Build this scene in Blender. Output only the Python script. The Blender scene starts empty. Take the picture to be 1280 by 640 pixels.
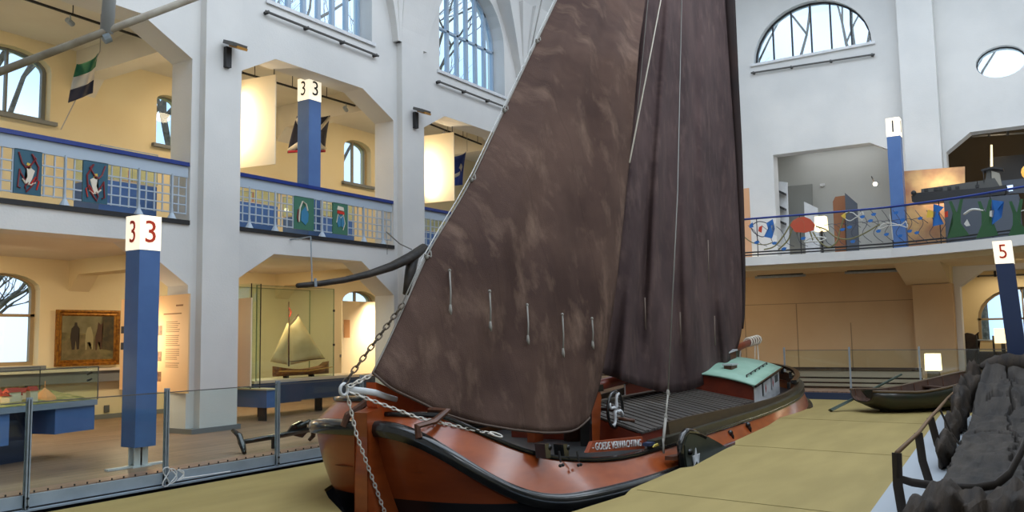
import bpy, bmesh, math, random
import numpy as np
from mathutils import Vector, Matrix, noise
random.seed(7)
C = bpy.context.scene.collection
V = Vector
# ------------------------------------------------------------------ camera
FPX, YAW, PIT, ROL, H = 1067.21, 0.57501366, 0.09406541, -0.01640073, 1.65
cy_, sy_ = math.cos(YAW), math.sin(YAW)
fwd = V((math.cos(PIT)*cy_, math.cos(PIT)*sy_, math.sin(PIT)))
r0 = V((sy_, -cy_, 0)); u0 = r0.cross(fwd)
rt = math.cos(ROL)*r0 + math.sin(ROL)*u0
up = -math.sin(ROL)*r0 + math.cos(ROL)*u0
O = V((0, 0, H))
cd = bpy.data.cameras.new('camera'); cam = bpy.data.objects.new('camera', cd); C.objects.link(cam)
M3 = Matrix((rt, up, -fwd)).transposed()
cam.matrix_world = Matrix.Translation(O) @ M3.to_4x4()
cd.sensor_width = 36; cd.lens = FPX/1280*36; cd.clip_end = 200
bpy.context.scene.camera = cam
vs = bpy.context.scene.view_settings
vs.view_transform = 'Standard'; vs.look = 'None'; vs.gamma = 1; vs.use_curve_mapping = False
vs.exposure = 0.12
# ------------------------------------------------------------------ world: pale overcast sky
W = bpy.data.worlds.new('sky'); bpy.context.scene.world = W; W.use_nodes = True
nt = W.node_tree; bg = nt.nodes['Background']
tc = nt.nodes.new('ShaderNodeTexCoord'); ns = nt.nodes.new('ShaderNodeTexNoise'); ns.inputs['Scale'].default_value = 3
cr = nt.nodes.new('ShaderNodeValToRGB'); cr.color_ramp.elements[0].color = (.46, .70, 1.0, 1); cr.color_ramp.elements[0].position = .40
cr.color_ramp.elements[1].color = (.86, .93, 1.0, 1); cr.color_ramp.elements[1].position = .62
nt.links.new(tc.outputs['Generated'], ns.inputs['Vector']); nt.links.new(ns.outputs['Fac'], cr.inputs['Fac'])
nt.links.new(cr.outputs['Color'], bg.inputs['Color']); bg.inputs['Strength'].default_value = 1.55
# ------------------------------------------------------------------ lights (daylight skylight, gallery lamps)
def light(kind, loc, power, color, size=.2, to=None, spot=60, sy=None, blend=.6):
    l = bpy.data.lights.new('light', kind); l.energy = power; l.color = color
    if kind == 'AREA':
        l.size = size
        if sy: l.shape = 'RECTANGLE'; l.size_y = sy
    else: l.shadow_soft_size = size
    if kind == 'SPOT': l.spot_size = math.radians(spot); l.spot_blend = blend
    o = bpy.data.objects.new('light', l); C.objects.link(o); o.location = loc
    d = V(to) - V(loc) if to else V((0, 0, -1))
    o.rotation_euler = d.to_track_quat('-Z', 'Y').to_euler()
    return o
WARM = (1, .66, .30); WARM2 = (1, .79, .52)
# daylight entering through the roof lights
light('AREA', (13, 4, 13.6), 1100, (.93, .96, 1.0), 20, (13, 4, 0), sy=12)
# added area lamps by the solid right-hand wall, for daylight from unseen windows
for x in (2, 7.7, 13.4, 19.1): light('AREA', (x, -6.9, 9.6), 260, (.84, .92, 1.0), 3.0, (x+1, 4, 2.0), sy=4.2)
# warm ceiling lamps of the left galleries (upper floor then ground floor)
for x, p in ((7.4, 40), (13.2, 62), (18.9, 60)):
    light('AREA', (x, 15.6, 7.85), p, WARM2, 2.6, (x, 16.4, 4.6), sy=.5)
for x, p in ((7.4, 90), (13.2, 95), (18.9, 50)):
    light('AREA', (x, 15.6, 3.38), p, WARM2, 2.6, (x, 16.2, 0), sy=.5)
light('AREA', (29, 6, 7.9), 26, (.95, .97, 1), 2, (29, 6, 4), sy=3)  # added fill lamp, brightens the grey wall of the upper end room
# warm tubes below the end balcony
light('AREA', (25.7, 8.5, 3.36), 42, WARM2, .3, (26.6, 8.5, 1.0), sy=7)
light('AREA', (25.6, 1.0, 3.2), 16, WARM2, .3, (27.5, 1, 1.0), sy=3)
light('AREA', (29.5, 1.4, 3.3), 25, WARM2, 1.5, (29.5, 1.4, 0))
# ------------------------------------------------------------------ pixel ray -> point on a real plane
def ray(x, y): return (x-640)/FPX*rt - (y-320)/FPX*up + fwd
def onX(x, y, X): d = ray(x, y); return O + d*(X/d.x)
def onY(x, y, Y): d = ray(x, y); return O + d*(Y/d.y)
def onZ(x, y, z): d = ray(x, y); return O + d*((z-H)/d.z)
def onD(x, y, D): return O + ray(x, y)*D
# ------------------------------------------------------------------ mesh helper
class MB:
    def __init__(s): s.bm = bmesh.new()
    def face(s, pts):
        try: return s.bm.faces.new([s.bm.verts.new(V(p)) for p in pts])
        except Exception: return None
    def box(s, c, sz, R=None):
        c = V(c); R = R or Matrix.Identity(3); v = []
        for a in (-.5, .5):
            for b in (-.5, .5):
                for d in (-.5, .5): v.append(s.bm.verts.new(c + R @ V((a*sz[0], b*sz[1], d*sz[2]))))
        for f in ((0,1,3,2),(4,6,7,5),(0,4,5,1),(2,3,7,6),(0,2,6,4),(1,5,7,3)): s.bm.faces.new([v[i] for i in f])
        return s
    def box2(s, a, b):
        a, b = V(a), V(b); return s.box((a+b)/2, [abs(x) for x in (b-a)])
    def prism(s, pts, off):
        off = V(off); a = [s.bm.verts.new(V(p)) for p in pts]; b = [s.bm.verts.new(V(p)+off) for p in pts]
        n = len(a)
        fs = [s.bm.faces.new(a[::-1]), s.bm.faces.new(b)]
        for i in range(n): s.bm.faces.new((a[i], a[(i+1) % n], b[(i+1) % n], b[i]))
        if n > 4: bmesh.ops.triangulate(s.bm, faces=fs)
        return s
    def rings(s, rings, closed=True, caps=True, loop=False):
        R = [[s.bm.verts.new(V(p)) for p in r] for r in rings]; n = len(R[0])
        m = len(R)
        for i in range(m if loop else m-1):
            for j in range(n if closed else n-1):
                s.bm.faces.new((R[i][j], R[i][(j+1) % n], R[(i+1) % m][(j+1) % n], R[(i+1) % m][j]))
        if caps and closed and not loop:
            s.bm.faces.new(R[0][::-1]); s.bm.faces.new(R[-1])
        return s
    def tube(s, pts, r, n=8, loop=False, flat=None):
        pts = [V(p) for p in pts]; m = len(pts); rs = r if isinstance(r, (list, tuple)) else [r]*m
        T = []
        for i in range(m):
            a = pts[(i-1) % m] if (i or loop) else pts[0]; b = pts[(i+1) % m] if (i < m-1 or loop) else pts[-1]
            T.append((b-a).normalized())
        ref = V((0, 0, 1)) if abs(T[0].z) < .9 else V((1, 0, 0))
        N = (ref - T[0]*ref.dot(T[0])).normalized(); out = []
        for i in range(m):
            N = (N - T[i]*N.dot(T[i])); N = N.normalized() if N.length > 1e-6 else ref
            B = T[i].cross(N); fx, fy = flat or (1, 1)
            out.append([pts[i] + (N*math.cos(2*math.pi*k/n)*fx + B*math.sin(2*math.pi*k/n)*fy)*rs[i] for k in range(n)])
        return s.rings(out, loop=loop)
    def lathe(s, prof, c=(0,0,0), n=16, R=None):
        c = V(c); R = R or Matrix.Identity(3)
        return s.rings([[c + R @ V((math.cos(2*math.pi*k/n)*max(r, 1e-4), math.sin(2*math.pi*k/n)*max(r, 1e-4), z)) for k in range(n)] for r, z in prof])
    def ball(s, c, rad, n=10, m=6):
        rad = rad if isinstance(rad, (tuple, list)) else (rad,)*3; c = V(c)
        return s.rings([[c + V((rad[0]*math.sin(t)*math.cos(2*math.pi*k/n), rad[1]*math.sin(t)*math.sin(2*math.pi*k/n), rad[2]*math.cos(t))) for k in range(n)]
                        for t in [math.pi*(.02+.96*i/m) for i in range(m+1)]])
    def grid(s, rows, th=0):
        R = [[s.bm.verts.new(V(p)) for p in r] for r in rows]
        for i in range(len(R)-1):
            for j in range(len(R[0])-1): s.bm.faces.new((R[i][j], R[i][j+1], R[i+1][j+1], R[i+1][j]))
        return s
    def build(s, name, mat, parent=None, smooth=False, world=False, solid=0):
        bm = s.bm; bmesh.ops.recalc_face_normals(bm, faces=bm.faces)
        if world and parent: bm.transform(mw(parent).inverted())
        me = bpy.data.meshes.new(name); bm.to_mesh(me); bm.free()
        if smooth: me.polygons.foreach_set('use_smooth', [True]*len(me.polygons))
        o = bpy.data.objects.new(name, me); C.objects.link(o)
        ms = mat if isinstance(mat, list) else [mat]
        for m in ms: me.materials.append(m)
        if parent: o.parent = parent
        if solid:
            md = o.modifiers.new('thickness', 'SOLIDIFY'); md.thickness = solid; md.offset = 0
        return o
def mw(o):
    m = Matrix.Translation(o.location) @ o.rotation_euler.to_matrix().to_4x4()
    return (mw(o.parent) @ m) if o.parent else m
def smooth_angle(o, deg=40):
    me = o.data; me.polygons.foreach_set('use_smooth', [True]*len(me.polygons)); me.set_sharp_from_angle(angle=math.radians(deg)); return o
def thing(name, label, cat, loc=(0,0,0), rz=0, group=None):
    o = bpy.data.objects.new(name, None); C.objects.link(o); o.location = loc; o.rotation_euler = (0, 0, rz); o.empty_display_size = .1
    return tag(o, label, cat, group)
def tag(o, label, cat, group=None):
    o['label'] = label; o['category'] = cat
    if group: o['group'] = group
    return o
def struct(o, label=None):
    o['kind'] = 'structure'
    if label: o['label'] = label
    return o
def dup(o, loc=None, rz=None, label=None, parent=None):
    c = o.copy(); C.objects.link(c)
    if parent: c.parent = parent
    if loc is not None: c.location = loc
    if rz is not None: c.rotation_euler = (0, 0, rz)
    if label: c['label'] = label
    for ch in [x for x in bpy.data.objects if x.parent == o]: dup(ch, parent=c)
    return c
def text(s, size, mat, parent, M, name='lettering', ext=.004, align='CENTER', wx=1.0):
    cu = bpy.data.curves.new('t', 'FONT'); cu.body = s; cu.size = size; cu.extrude = ext; cu.align_x = align; cu.align_y = 'CENTER'; cu.resolution_u = 3
    t = bpy.data.objects.new('t', cu); C.objects.link(t); bpy.context.view_layer.update()
    me = bpy.data.meshes.new_from_object(t.evaluated_get(bpy.context.evaluated_depsgraph_get())); bpy.data.objects.remove(t)
    me.transform(Matrix.Diagonal((wx, 1, 1, 1))); me.transform(M)
    me.materials.clear(); me.materials.append(mat); me.name = name
    o = bpy.data.objects.new(name, me); C.objects.link(o); o.parent = parent
    return o
def frame_M(c, xdir, updir):
    x = V(xdir).normalized(); u = V(updir).normalized(); n = x.cross(u).normalized()
    m = Matrix((x, u, n)).transposed().to_4x4(); m.translation = V(c); return m
# ------------------------------------------------------------------ materials
def S(r, g, b):
    f = lambda c: (c/255/12.92 if c/255 <= .04045 else ((c/255+.055)/1.055)**2.4)
    return (f(r), f(g), f(b), 1)
def mat(name, col, rough=.6, metal=0, col2=None, sc=6, bump=0, bsc=30, spec=.5, coat=0, stretch=None, emit=None, es=1, lo=.35, hi=.65, detail=4):
    m = bpy.data.materials.new(name); m.use_nodes = True; n = m.node_tree; b = n.nodes['Principled BSDF']
    b.inputs['Base Color'].default_value = col; b.inputs['Roughness'].default_value = rough; b.inputs['Metallic'].default_value = metal
    b.inputs['Specular IOR Level'].default_value = spec; b.inputs['Coat Weight'].default_value = coat; b.inputs['Coat Roughness'].default_value = .12
    if emit: b.inputs['Emission Color'].default_value = emit; b.inputs['Emission Strength'].default_value = es
    if col2 or bump:
        t = n.nodes.new('ShaderNodeTexCoord'); mp = n.nodes.new('ShaderNodeMapping'); mp.inputs['Scale'].default_value = stretch or (1, 1, 1)
        n.links.new(t.outputs['Object'], mp.inputs['Vector'])
    if col2:
        z = n.nodes.new('ShaderNodeTexNoise'); z.inputs['Scale'].default_value = sc; z.inputs['Detail'].default_value = detail
        c = n.nodes.new('ShaderNodeValToRGB'); c.color_ramp.elements[0].color = col; c.color_ramp.elements[1].color = col2
        c.color_ramp.elements[0].position = lo; c.color_ramp.elements[1].position = hi
        n.links.new(mp.outputs[0], z.inputs['Vector']); n.links.new(z.outputs['Fac'], c.inputs[0]); n.links.new(c.outputs[0], b.inputs['Base Color'])
    if bump:
        z2 = n.nodes.new('ShaderNodeTexNoise'); z2.inputs['Scale'].default_value = bsc; z2.inputs['Detail'].default_value = 5
        bp = n.nodes.new('ShaderNodeBump'); bp.inputs['Strength'].default_value = bump; bp.inputs['Distance'].default_value = .02
        n.links.new(mp.outputs[0], z2.inputs['Vector']); n.links.new(z2.outputs['Fac'], bp.inputs['Height']); n.links.new(bp.outputs[0], b.inputs['Normal'])
    return m
def glassmat(name, tint=(.93, .98, .96, 1), gl=.06):
    m = bpy.data.materials.new(name); m.use_nodes = True; n = m.node_tree; n.nodes.clear()
    o = n.nodes.new('ShaderNodeOutputMaterial'); t = n.nodes.new('ShaderNodeBsdfTransparent'); t.inputs[0].default_value = tint
    g = n.nodes.new('ShaderNodeBsdfGlossy'); g.inputs['Roughness'].default_value = .03
    lw = n.nodes.new('ShaderNodeLayerWeight'); lw.inputs[0].default_value = .5; mx = n.nodes.new('ShaderNodeMixShader')
    pw = n.nodes.new('ShaderNodeMath'); pw.operation = 'POWER'; pw.inputs[1].default_value = 4; n.links.new(lw.outputs['Facing'], pw.inputs[0])
    ma = n.nodes.new('ShaderNodeMath'); ma.operation = 'MULTIPLY_ADD'; ma.inputs[1].default_value = .5; ma.inputs[2].default_value = .03; n.links.new(pw.outputs[0], ma.inputs[0])
    n.links.new(ma.outputs[0], mx.inputs[0]); n.links.new(t.outputs[0], mx.inputs[1]); n.links.new(g.outputs[0], mx.inputs[2]); n.links.new(mx.outputs[0], o.inputs[0])
    return m
def planks(name, c1, c2, gap, width, axis='X', rough=.5, var=.12, length=2.0):
    """boards running along the given object axis"""
    m = bpy.data.materials.new(name); m.use_nodes = True; n = m.node_tree; b = n.nodes['Principled BSDF']; b.inputs['Roughness'].default_value = rough
    t = n.nodes.new('ShaderNodeTexCoord'); mp = n.nodes.new('ShaderNodeMapping')
    if axis == 'Y': mp.inputs['Rotation'].default_value = (0, 0, math.pi/2)
    br = n.nodes.new('ShaderNodeTexBrick'); br.inputs['Color1'].default_value = c1; br.inputs['Color2'].default_value = c2; br.inputs['Mortar'].default_value = gap
    br.inputs['Scale'].default_value = 1; br.inputs['Brick Width'].default_value = length; br.inputs['Row Height'].default_value = width; br.inputs['Mortar Size'].default_value = width*.04
    z = n.nodes.new('ShaderNodeTexNoise'); z.inputs['Scale'].default_value = 4; z.inputs['Detail'].default_value = 6
    mp2 = n.nodes.new('ShaderNodeMapping'); mp2.inputs['Scale'].default_value = (.4, 6, 1) if axis == 'X' else (6, .4, 1)
    mx = n.nodes.new('ShaderNodeMix'); mx.data_type = 'RGBA'; mx.blend_type = 'MULTIPLY'; mx.inputs[0].default_value = var*4
    cr = n.nodes.new('ShaderNodeValToRGB'); cr.color_ramp.elements[0].color = (.55, .55, .55, 1); cr.color_ramp.elements[0].position = .3; cr.color_ramp.elements[1].position = .7
    n.links.new(t.outputs['Object'], mp.inputs[0]); n.links.new(mp.outputs[0], br.inputs[0]); n.links.new(t.outputs['Object'], mp2.inputs[0]); n.links.new(mp2.outputs[0], z.inputs[0])
    n.links.new(z.outputs['Fac'], cr.inputs[0]); n.links.new(br.outputs['Color'], mx.inputs[6]); n.links.new(cr.outputs[0], mx.inputs[7]); n.links.new(mx.outputs[2], b.inputs['Base Color'])
    return m
wallM = mat('wall_plaster', S(214, 214, 212), .8, col2=S(226, 225, 222), sc=.6, bump=.15, bsc=25)
galM = mat('gallery_plaster', S(228, 216, 180), .8, col2=S(222, 206, 166), sc=.5, bump=.1, bsc=20)
greyM = mat('grey_plaster', S(196, 198, 194), .8, col2=S(188, 190, 186), sc=.5)
ceilM = mat('ceiling_plaster', S(222, 218, 206), .85, col2=S(214, 208, 196), sc=.8)
deckM = planks('deck_boards', S(166, 134, 110), S(140, 112, 92), S(70, 54, 44), .11, 'X', .45)
yelM = mat('yellow_floor', S(162, 143, 86), .75, col2=S(150, 132, 77), sc=1.6, bump=.1, bsc=60, stretch=(.35, 1.5, 1))
skirtM = mat('grey_skirting', S(120, 124, 126), .5)
steelM = mat('galvanised_steel', S(158, 170, 180), .4, .05, col2=S(142, 154, 164), sc=9)
beamM = mat('painted_steel', S(158, 172, 184), .45, col2=S(146, 160, 172), sc=4)
darkM = mat('dark_metal', S(48, 48, 50), .5, .3)
rodM = mat('grey_rod', S(98, 98, 96), .5, .2)
blackM = mat('black_paint', S(22, 23, 24), .22, col2=S(34, 34, 33), sc=5, coat=.5)
tarM = mat('olive_black_paint', S(42, 42, 32), .4, col2=S(56, 54, 40), sc=4, coat=.2)
orgM = mat('orange_varnish', S(166, 80, 34), .28, col2=S(146, 66, 28), sc=3, coat=.6, stretch=(1, 1, 3))
redM = mat('red_brown_paint', S(128, 50, 28), .35, col2=S(108, 42, 26), sc=3, coat=.3)
brownM = mat('brown_wood', S(98, 58, 36), .5, col2=S(76, 44, 28), sc=5, stretch=(1, 4, 4))
railM = mat('bulwark_dark_wood', S(74, 58, 40), .4, col2=S(58, 46, 34), sc=4, stretch=(.6, 3, 6))
tanM = mat('tan_varnish', S(196, 128, 78), .3, col2=S(170, 104, 62), sc=3, coat=.5)
sdeckM = planks('ship_deck', S(58, 60, 62), S(48, 50, 52), S(20, 20, 22), .12, 'X', .4)
whiteM = mat('white_paint', S(226, 228, 230), .45, col2=S(214, 216, 218), sc=5)
mintM = mat('mint_paint', S(158, 196, 176), .45, col2=S(148, 188, 168), sc=4)
ropeM = mat('pale_rope', S(206, 198, 182), .8)
greyropeM = mat('grey_rope', S(150, 146, 138), .8)
wireM = mat('steel_wire', S(120, 118, 112), .4, .6)
blueM = mat('blue_paint', S(84, 118, 172), .5, col2=S(78, 111, 165), sc=3)
dblueM = mat('dark_blue_paint', S(44, 58, 88), .5)
navyM = mat('navy_rail', S(26, 52, 128), .4)
greenM = mat('green_paint', S(52, 92, 60), .5)
lblueM = mat('pale_blue_steel', S(176, 190, 204), .5)
glassM = glassmat('clear_glass'); winGlass = glassmat('window_glass', (.9, .96, 1, 1))
frameM = mat('window_frame_grey', S(120, 122, 118), .5)
wframeM = mat('window_frame_cream', S(158, 140, 108), .5)
numRed = mat('red_numerals', S(214, 62, 30), .5); numBlack = mat('black_numerals', S(40, 36, 46), .5)
# -- weathered sail cloth
def sailmat(name, a, b, c):
    m = bpy.data.materials.new(name); m.use_nodes = True; n = m.node_tree; bs = n.nodes['Principled BSDF']; bs.inputs['Roughness'].default_value = .9; bs.inputs['Specular IOR Level'].default_value = .2
    t = n.nodes.new('ShaderNodeTexCoord')
    def nz(sc, det, st, rough=.6):
        mp = n.nodes.new('ShaderNodeMapping'); mp.inputs['Scale'].default_value = st; z = n.nodes.new('ShaderNodeTexNoise'); z.inputs['Scale'].default_value = sc; z.inputs['Detail'].default_value = det; z.inputs['Roughness'].default_value = rough
        n.links.new(t.outputs['Object'], mp.inputs[0]); n.links.new(mp.outputs[0], z.inputs[0]); return z
    z1 = nz(.8, 4, (1, .2, .8)); z2 = nz(2.6, 7, (1.5, .2, .7)); z3 = nz(90, 2, (1, 1, 1)); z4 = nz(1.3, 3, (2.2, .3, .35), .4)
    r1 = n.nodes.new('ShaderNodeValToRGB'); e = r1.color_ramp.elements; e[0].color = a; e[0].position = .36; e[1].color = b; e[1].position = .66
    r2 = n.nodes.new('ShaderNodeValToRGB'); e = r2.color_ramp.elements; e[0].color = (0, 0, 0, 1); e[0].position = .52; e[1].color = (.75, .75, .75, 1); e[1].position = .78
    mx = n.nodes.new('ShaderNodeMix'); mx.data_type = 'RGBA'; mx.inputs[7].default_value = c
    n.links.new(z1.outputs['Fac'], r1.inputs[0]); n.links.new(z2.outputs['Fac'], r2.inputs[0]); n.links.new(r2.outputs[0], mx.inputs[0]); n.links.new(r1.outputs[0], mx.inputs[6])
    # sewn cloth seams
    sx = n.nodes.new('ShaderNodeSeparateXYZ'); n.links.new(t.outputs['Object'], sx.inputs[0])
    mm = n.nodes.new('ShaderNodeMath'); mm.operation = 'MODULO'; mm.inputs[1].default_value = .86; n.links.new(sx.outputs['X'], mm.inputs[0])
    lt = n.nodes.new('ShaderNodeMath'); lt.operation = 'LESS_THAN'; lt.inputs[1].default_value = .018; n.links.new(mm.outputs[0], lt.inputs[0])
    ms = n.nodes.new('ShaderNodeMath'); ms.operation = 'MULTIPLY'; ms.inputs[1].default_value = .14; n.links.new(lt.outputs[0], ms.inputs[0])
    mx2 = n.nodes.new('ShaderNodeMix'); mx2.data_type = 'RGBA'; mx2.inputs[7].default_value = tuple(x*.45 for x in a[:3])+(1,)
    n.links.new(ms.outputs[0], mx2.inputs[0]); n.links.new(mx.outputs[2], mx2.inputs[6]); n.links.new(mx2.outputs[2], bs.inputs['Base Color'])
    ad = n.nodes.new('ShaderNodeMath'); ad.operation = 'MULTIPLY_ADD'; ad.inputs[1].default_value = .12
    n.links.new(z3.outputs['Fac'], ad.inputs[0]); n.links.new(z4.outputs['Fac'], ad.inputs[2])
    bp = n.nodes.new('ShaderNodeBump'); bp.inputs['Strength'].default_value = .7; bp.inputs['Distance'].default_value = .09
    n.links.new(ad.outputs[0], bp.inputs['Height']); n.links.new(bp.outputs[0], bs.inputs['Normal'])
    return m
jibM = sailmat('tan_bark_canvas', S(72, 54, 48), S(99, 77, 67), S(138, 113, 97))
mainM = sailmat('dark_tan_bark_canvas', S(70, 56, 56), S(94, 76, 74), S(116, 96, 90))
leechM = mat('leech_shaded_cloth', S(52, 32, 28), .8, col2=S(34, 24, 24), sc=3, stretch=(1, 1, .3))  # shade of the folded mainsail edge put into the colour
#@@STRUCT
# ================================================================== STRUCTURE
def walled(name, m, outer, holes, to3, off, label=None):
    """flat wall from a 2-D outline with openings, real thickness"""
    bm = bmesh.new(); es = []; loops = []
    for lp in [outer]+holes:
        vs_ = [bm.verts.new(to3(*p)) for p in lp]; loops.append(vs_)
        for i in range(len(vs_)): es.append(bm.edges.new((vs_[i], vs_[(i+1) % len(vs_)])))
    bmesh.ops.triangle_fill(bm, use_beauty=True, use_dissolve=False, edges=es)
    fs = list(bm.faces); mp = {}
    for v in list(bm.verts): mp[v] = bm.verts.new(v.co + V(off))
    for f in fs: bm.faces.new([mp[v] for v in reversed(f.verts)])
    for vs_ in loops:
        for i in range(len(vs_)):
            a, b = vs_[i], vs_[(i+1) % len(vs_)]; bm.faces.new((a, b, mp[b], mp[a]))
    bmesh.ops.recalc_face_normals(bm, faces=bm.faces)
    me = bpy.data.meshes.new(name); bm.to_mesh(me); bm.free(); me.materials.append(m)
    o = bpy.data.objects.new(name, me); C.objects.link(o); return struct(o, label)
def arch(x0, x1, z0, zs, n=14, k=1.0):
    c = (x0+x1)/2; r = (x1-x0)/2
    return [(x0, z0), (x1, z0)] + [(c + r*math.cos(math.pi*i/n), zs + k*r*math.sin(math.pi*i/n)) for i in range(n+1)]
WY = 13.45; WT = .60; BY = 17.9; FZ = 3.85; RZ = .03; LZ = -.20; PZ = .22; EX = 27.5
bays = [(-1.5+5.7*k - 5.0 + 1.3, 0) for k in range(0)]
bay = [(10.9-5.7*2, 15.55-5.7*2), (10.9-5.7, 15.55-5.7), (10.9, 15.55), (16.65, 21.25), (22.35, 26.9)]
holes = []
for a, b in bay:
    holes.append([(a, 3.83), (b, 3.83), (b, 6.93), (b-1.08, 7.47), (a+.95, 7.47), (a, 6.95)])
    holes.append([(a, -.02), (b, -.02), (b, 2.68), (b-1.12, 3.42), (a+.96, 3.40), (a, 2.82)])
    c = (a+b)/2
    holes.append(arch(c-1.56, c+1.56, 8.66, 10.05))
walled('wall_left', wallM, [(-6, -.1), (EX, -.1), (EX, 14), (-6, 14)], holes, lambda x, z: (x, WY, z), (0, WT, 0), 'white plaster arcade wall of the hall, two storeys of chamfered openings')
# back wall of the left galleries with its windows
bh = []
bw_low = [(8.05, 9.55), (12.6, 14.0), (18.4, 19.9)]; bw_up = [(8.0, 9.62), (12.15, 12.85), (18.45, 19.63)]
for a, b in bw_low: bh.append(arch(a, b, 1.22, 2.78, 10, .42))
for a, b in bw_up: bh.append(arch(a, b, 6.36, 7.45, 10, .42))
walled('wall_back_left', galM, [(-6, -.3), (30, -.3), (30, 8.3), (-6, 8.3)], bh, lambda x, z: (x, BY, z), (0, .45, 0), 'cream back wall of the left galleries')
nwin = 0
def window(to3, a, b, z0, zs, k, bars, cross, off, m, depth=.12, fr=.06, label=None, bw=.022):
    """frame ring, bars and a pane"""
    global nwin; nwin += 1
    root = bpy.data.objects.new('window_%d' % nwin, None); C.objects.link(root); root['kind'] = 'structure'
    if label: root['label'] = label
    out = arch(a, b, z0, zs, 14, k); c = V(((a+b)/2, (z0+zs)/2)); w = (b-a)
    inn = arch(a+fr, b-fr, z0+fr, zs, 14, k)
    mb = MB(); bm = mb.bm; o3 = V(off)
    A = [V(to3(*p)) for p in out]; B = [V(to3(*p)) for p in inn]; n = len(A)
    mb.rings([[A[i], B[i], B[i]+o3, A[i]+o3] for i in range(n)], loop=True)
    def top(x):
        t = (x-(a+b)/2)/(w/2); return zs + k*w/2*math.sqrt(max(0, 1-t*t))
    for x in bars:
        p, q = V(to3(x, z0)), V(to3(x, top(x)-.01)); e = (V(to3(x+bw, z0))-p)
        mb.prism([p-e, p+e, q+e, q-e], o3)
    for z in cross:
        p, q = V(to3(a, z)), V(to3(b, z)); e = V((0, 0, .03)); mb.prism([p-e, q-e, q+e, p+e], o3)
    mb.build('window_frame', m, root)
    g = MB(); g.prism([p for p in B], o3*.1); gp = g.build('pane', winGlass, root); gp.location = o3*.45
    return root
L3 = lambda y: (lambda x, z: (x, y, z))
for a, b in bay[1:4]:
    c = (a+b)/2; bars = [c-1.56+3.12*i/7 for i in range(1, 7)]
    window(L3(WY+.38), c-1.56, c+1.56, 8.66, 10.05, 1.0, bars, [10.05], (0, .10, 0), mat('clerestory_frame', S(166, 184, 202), .5), bw=.05, label='tall arched clerestory window with seven lights in the left wall')
    # inner jamb strip (white sill)
    s_ = MB(); s_.box2((c-1.66, WY-.05, 8.58), (c+1.66, WY+.36, 8.66)); struct(s_.build('trim_sill', whiteM), 'window sill')
for a, b in bw_low: window(L3(BY+.2), a, b, 1.22, 2.78, .42, [(a+b)/2], [2.25], (0, .09, 0), wframeM, fr=.08, label='ground floor segmental window with cross bars')
for i, (a, b) in enumerate(bw_up): window(L3(BY+.2), a, b, 6.36, 7.45, .42, [(a+b)/2] if i != 1 else [], [], (0, .09, 0), frameM if i == 0 else wframeM, fr=(.09, .04, .07)[i], label='upper gallery window in the back wall')
for a, b in bw_low+bw_up:
    z = 1.18 if (a, b) in bw_low else 6.32
    s_ = MB(); s_.box2((a-.12, BY-.10, z-.05), (b+.12, BY+.2, z+.03)); struct(s_.build('trim_window_sill', skirtM))
# floors
o = MB().box2((-6, 9.85, -.02), (21.4, 18, 0)).build('floor_deck', deckM); struct(o, 'brown board floor of the left ground gallery')
o = MB().box2((21.4, 9.85, -.02), (30, 18, .0)).build('floor_deck_far', deckM); struct(o)
o = MB().box2((-6, WY+.05, FZ-.42), (30, 18, FZ)).build('floor_gallery', ceilM); struct(o, 'slab of the upper gallery')
o = MB().box2((-6, WY+WT, 8.05), (30, 18.3, 8.25)).build('ceiling_gallery', ceilM); struct(o, 'ceiling of the upper gallery')
# slab edge: thin dark line at floor level in each upper opening
for a, b in bay:
    o = MB().box2((a+.01, WY-.035, 3.79), (b-.01, WY+.05, 3.87)).build('trim_balcony_edge', darkM); struct(o)
# transverse beams between gallery bays
for xa, xb in ((9.95, 10.85), (15.65, 16.6), (21.3, 22.3)):
    for z0, z1, nm in ((7.45, 8.06, 'ceiling_beam_upper'), (3.12, 3.44, 'ceiling_beam_lower')):
        m_ = MB(); X = xa+.2
        m_.prism([(X, WY+WT, z1), (X, BY, z1), (X, BY, z0-.35), (X, BY-.35, z0), (X, WY+WT+.5, z0), (X, WY+WT, z0-.5)], (.45, 0, 0))
        struct(m_.build(nm, ceilM if z0 > 5 else galM), 'chamfered beam across the gallery ceiling')
# pilasters on the hall side
for x0, x1 in ((4.3, 5.15), (10.02, 10.85), (15.68, 16.52), (21.4, 22.2)):
    m_ = MB(); m_.box2((x0, WY-.17, 0), (x1, WY+.01, 8.95))
    struct(m_.build('wall_pilaster', wallM), 'flat white pilaster between two arcade bays')
    m_ = MB(); c = (x0+x1)/2
    for k in range(3):   # flared vault springer
        rows = []
        for i in range(8):
            t = i/7; z = 8.9 + 2.6*t; w = (x1-x0)/2*(1+.28*k*.6) + (.12+.30*k)*t**1.5*1.6; d = .17+.10*(2-k)*0 + (.55-.13*k)*t**1.6
            rows.append([(c-w, WY+.01, z), (c-w, WY-d, z), (c+w, WY-d, z), (c+w, WY+.01, z)])
        m_.rings(rows)
    struct(m_.build('wall_vault_springer', wallM), 'stepped vault springer above the pilaster')
for a, b in ((9.85, 10.9), (15.55, 16.65), (21.25, 22.35), (4.15, 5.2)):
    o = MB().box2((a-.015, WY-.20, 0), (b+.015, WY+WT+.02, .09)).build('baseboard_pillar', skirtM); struct(o)
o = MB().box2((-6, BY-.03, 0), (29, BY, .1)).build('baseboard_left', skirtM); struct(o)
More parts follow.
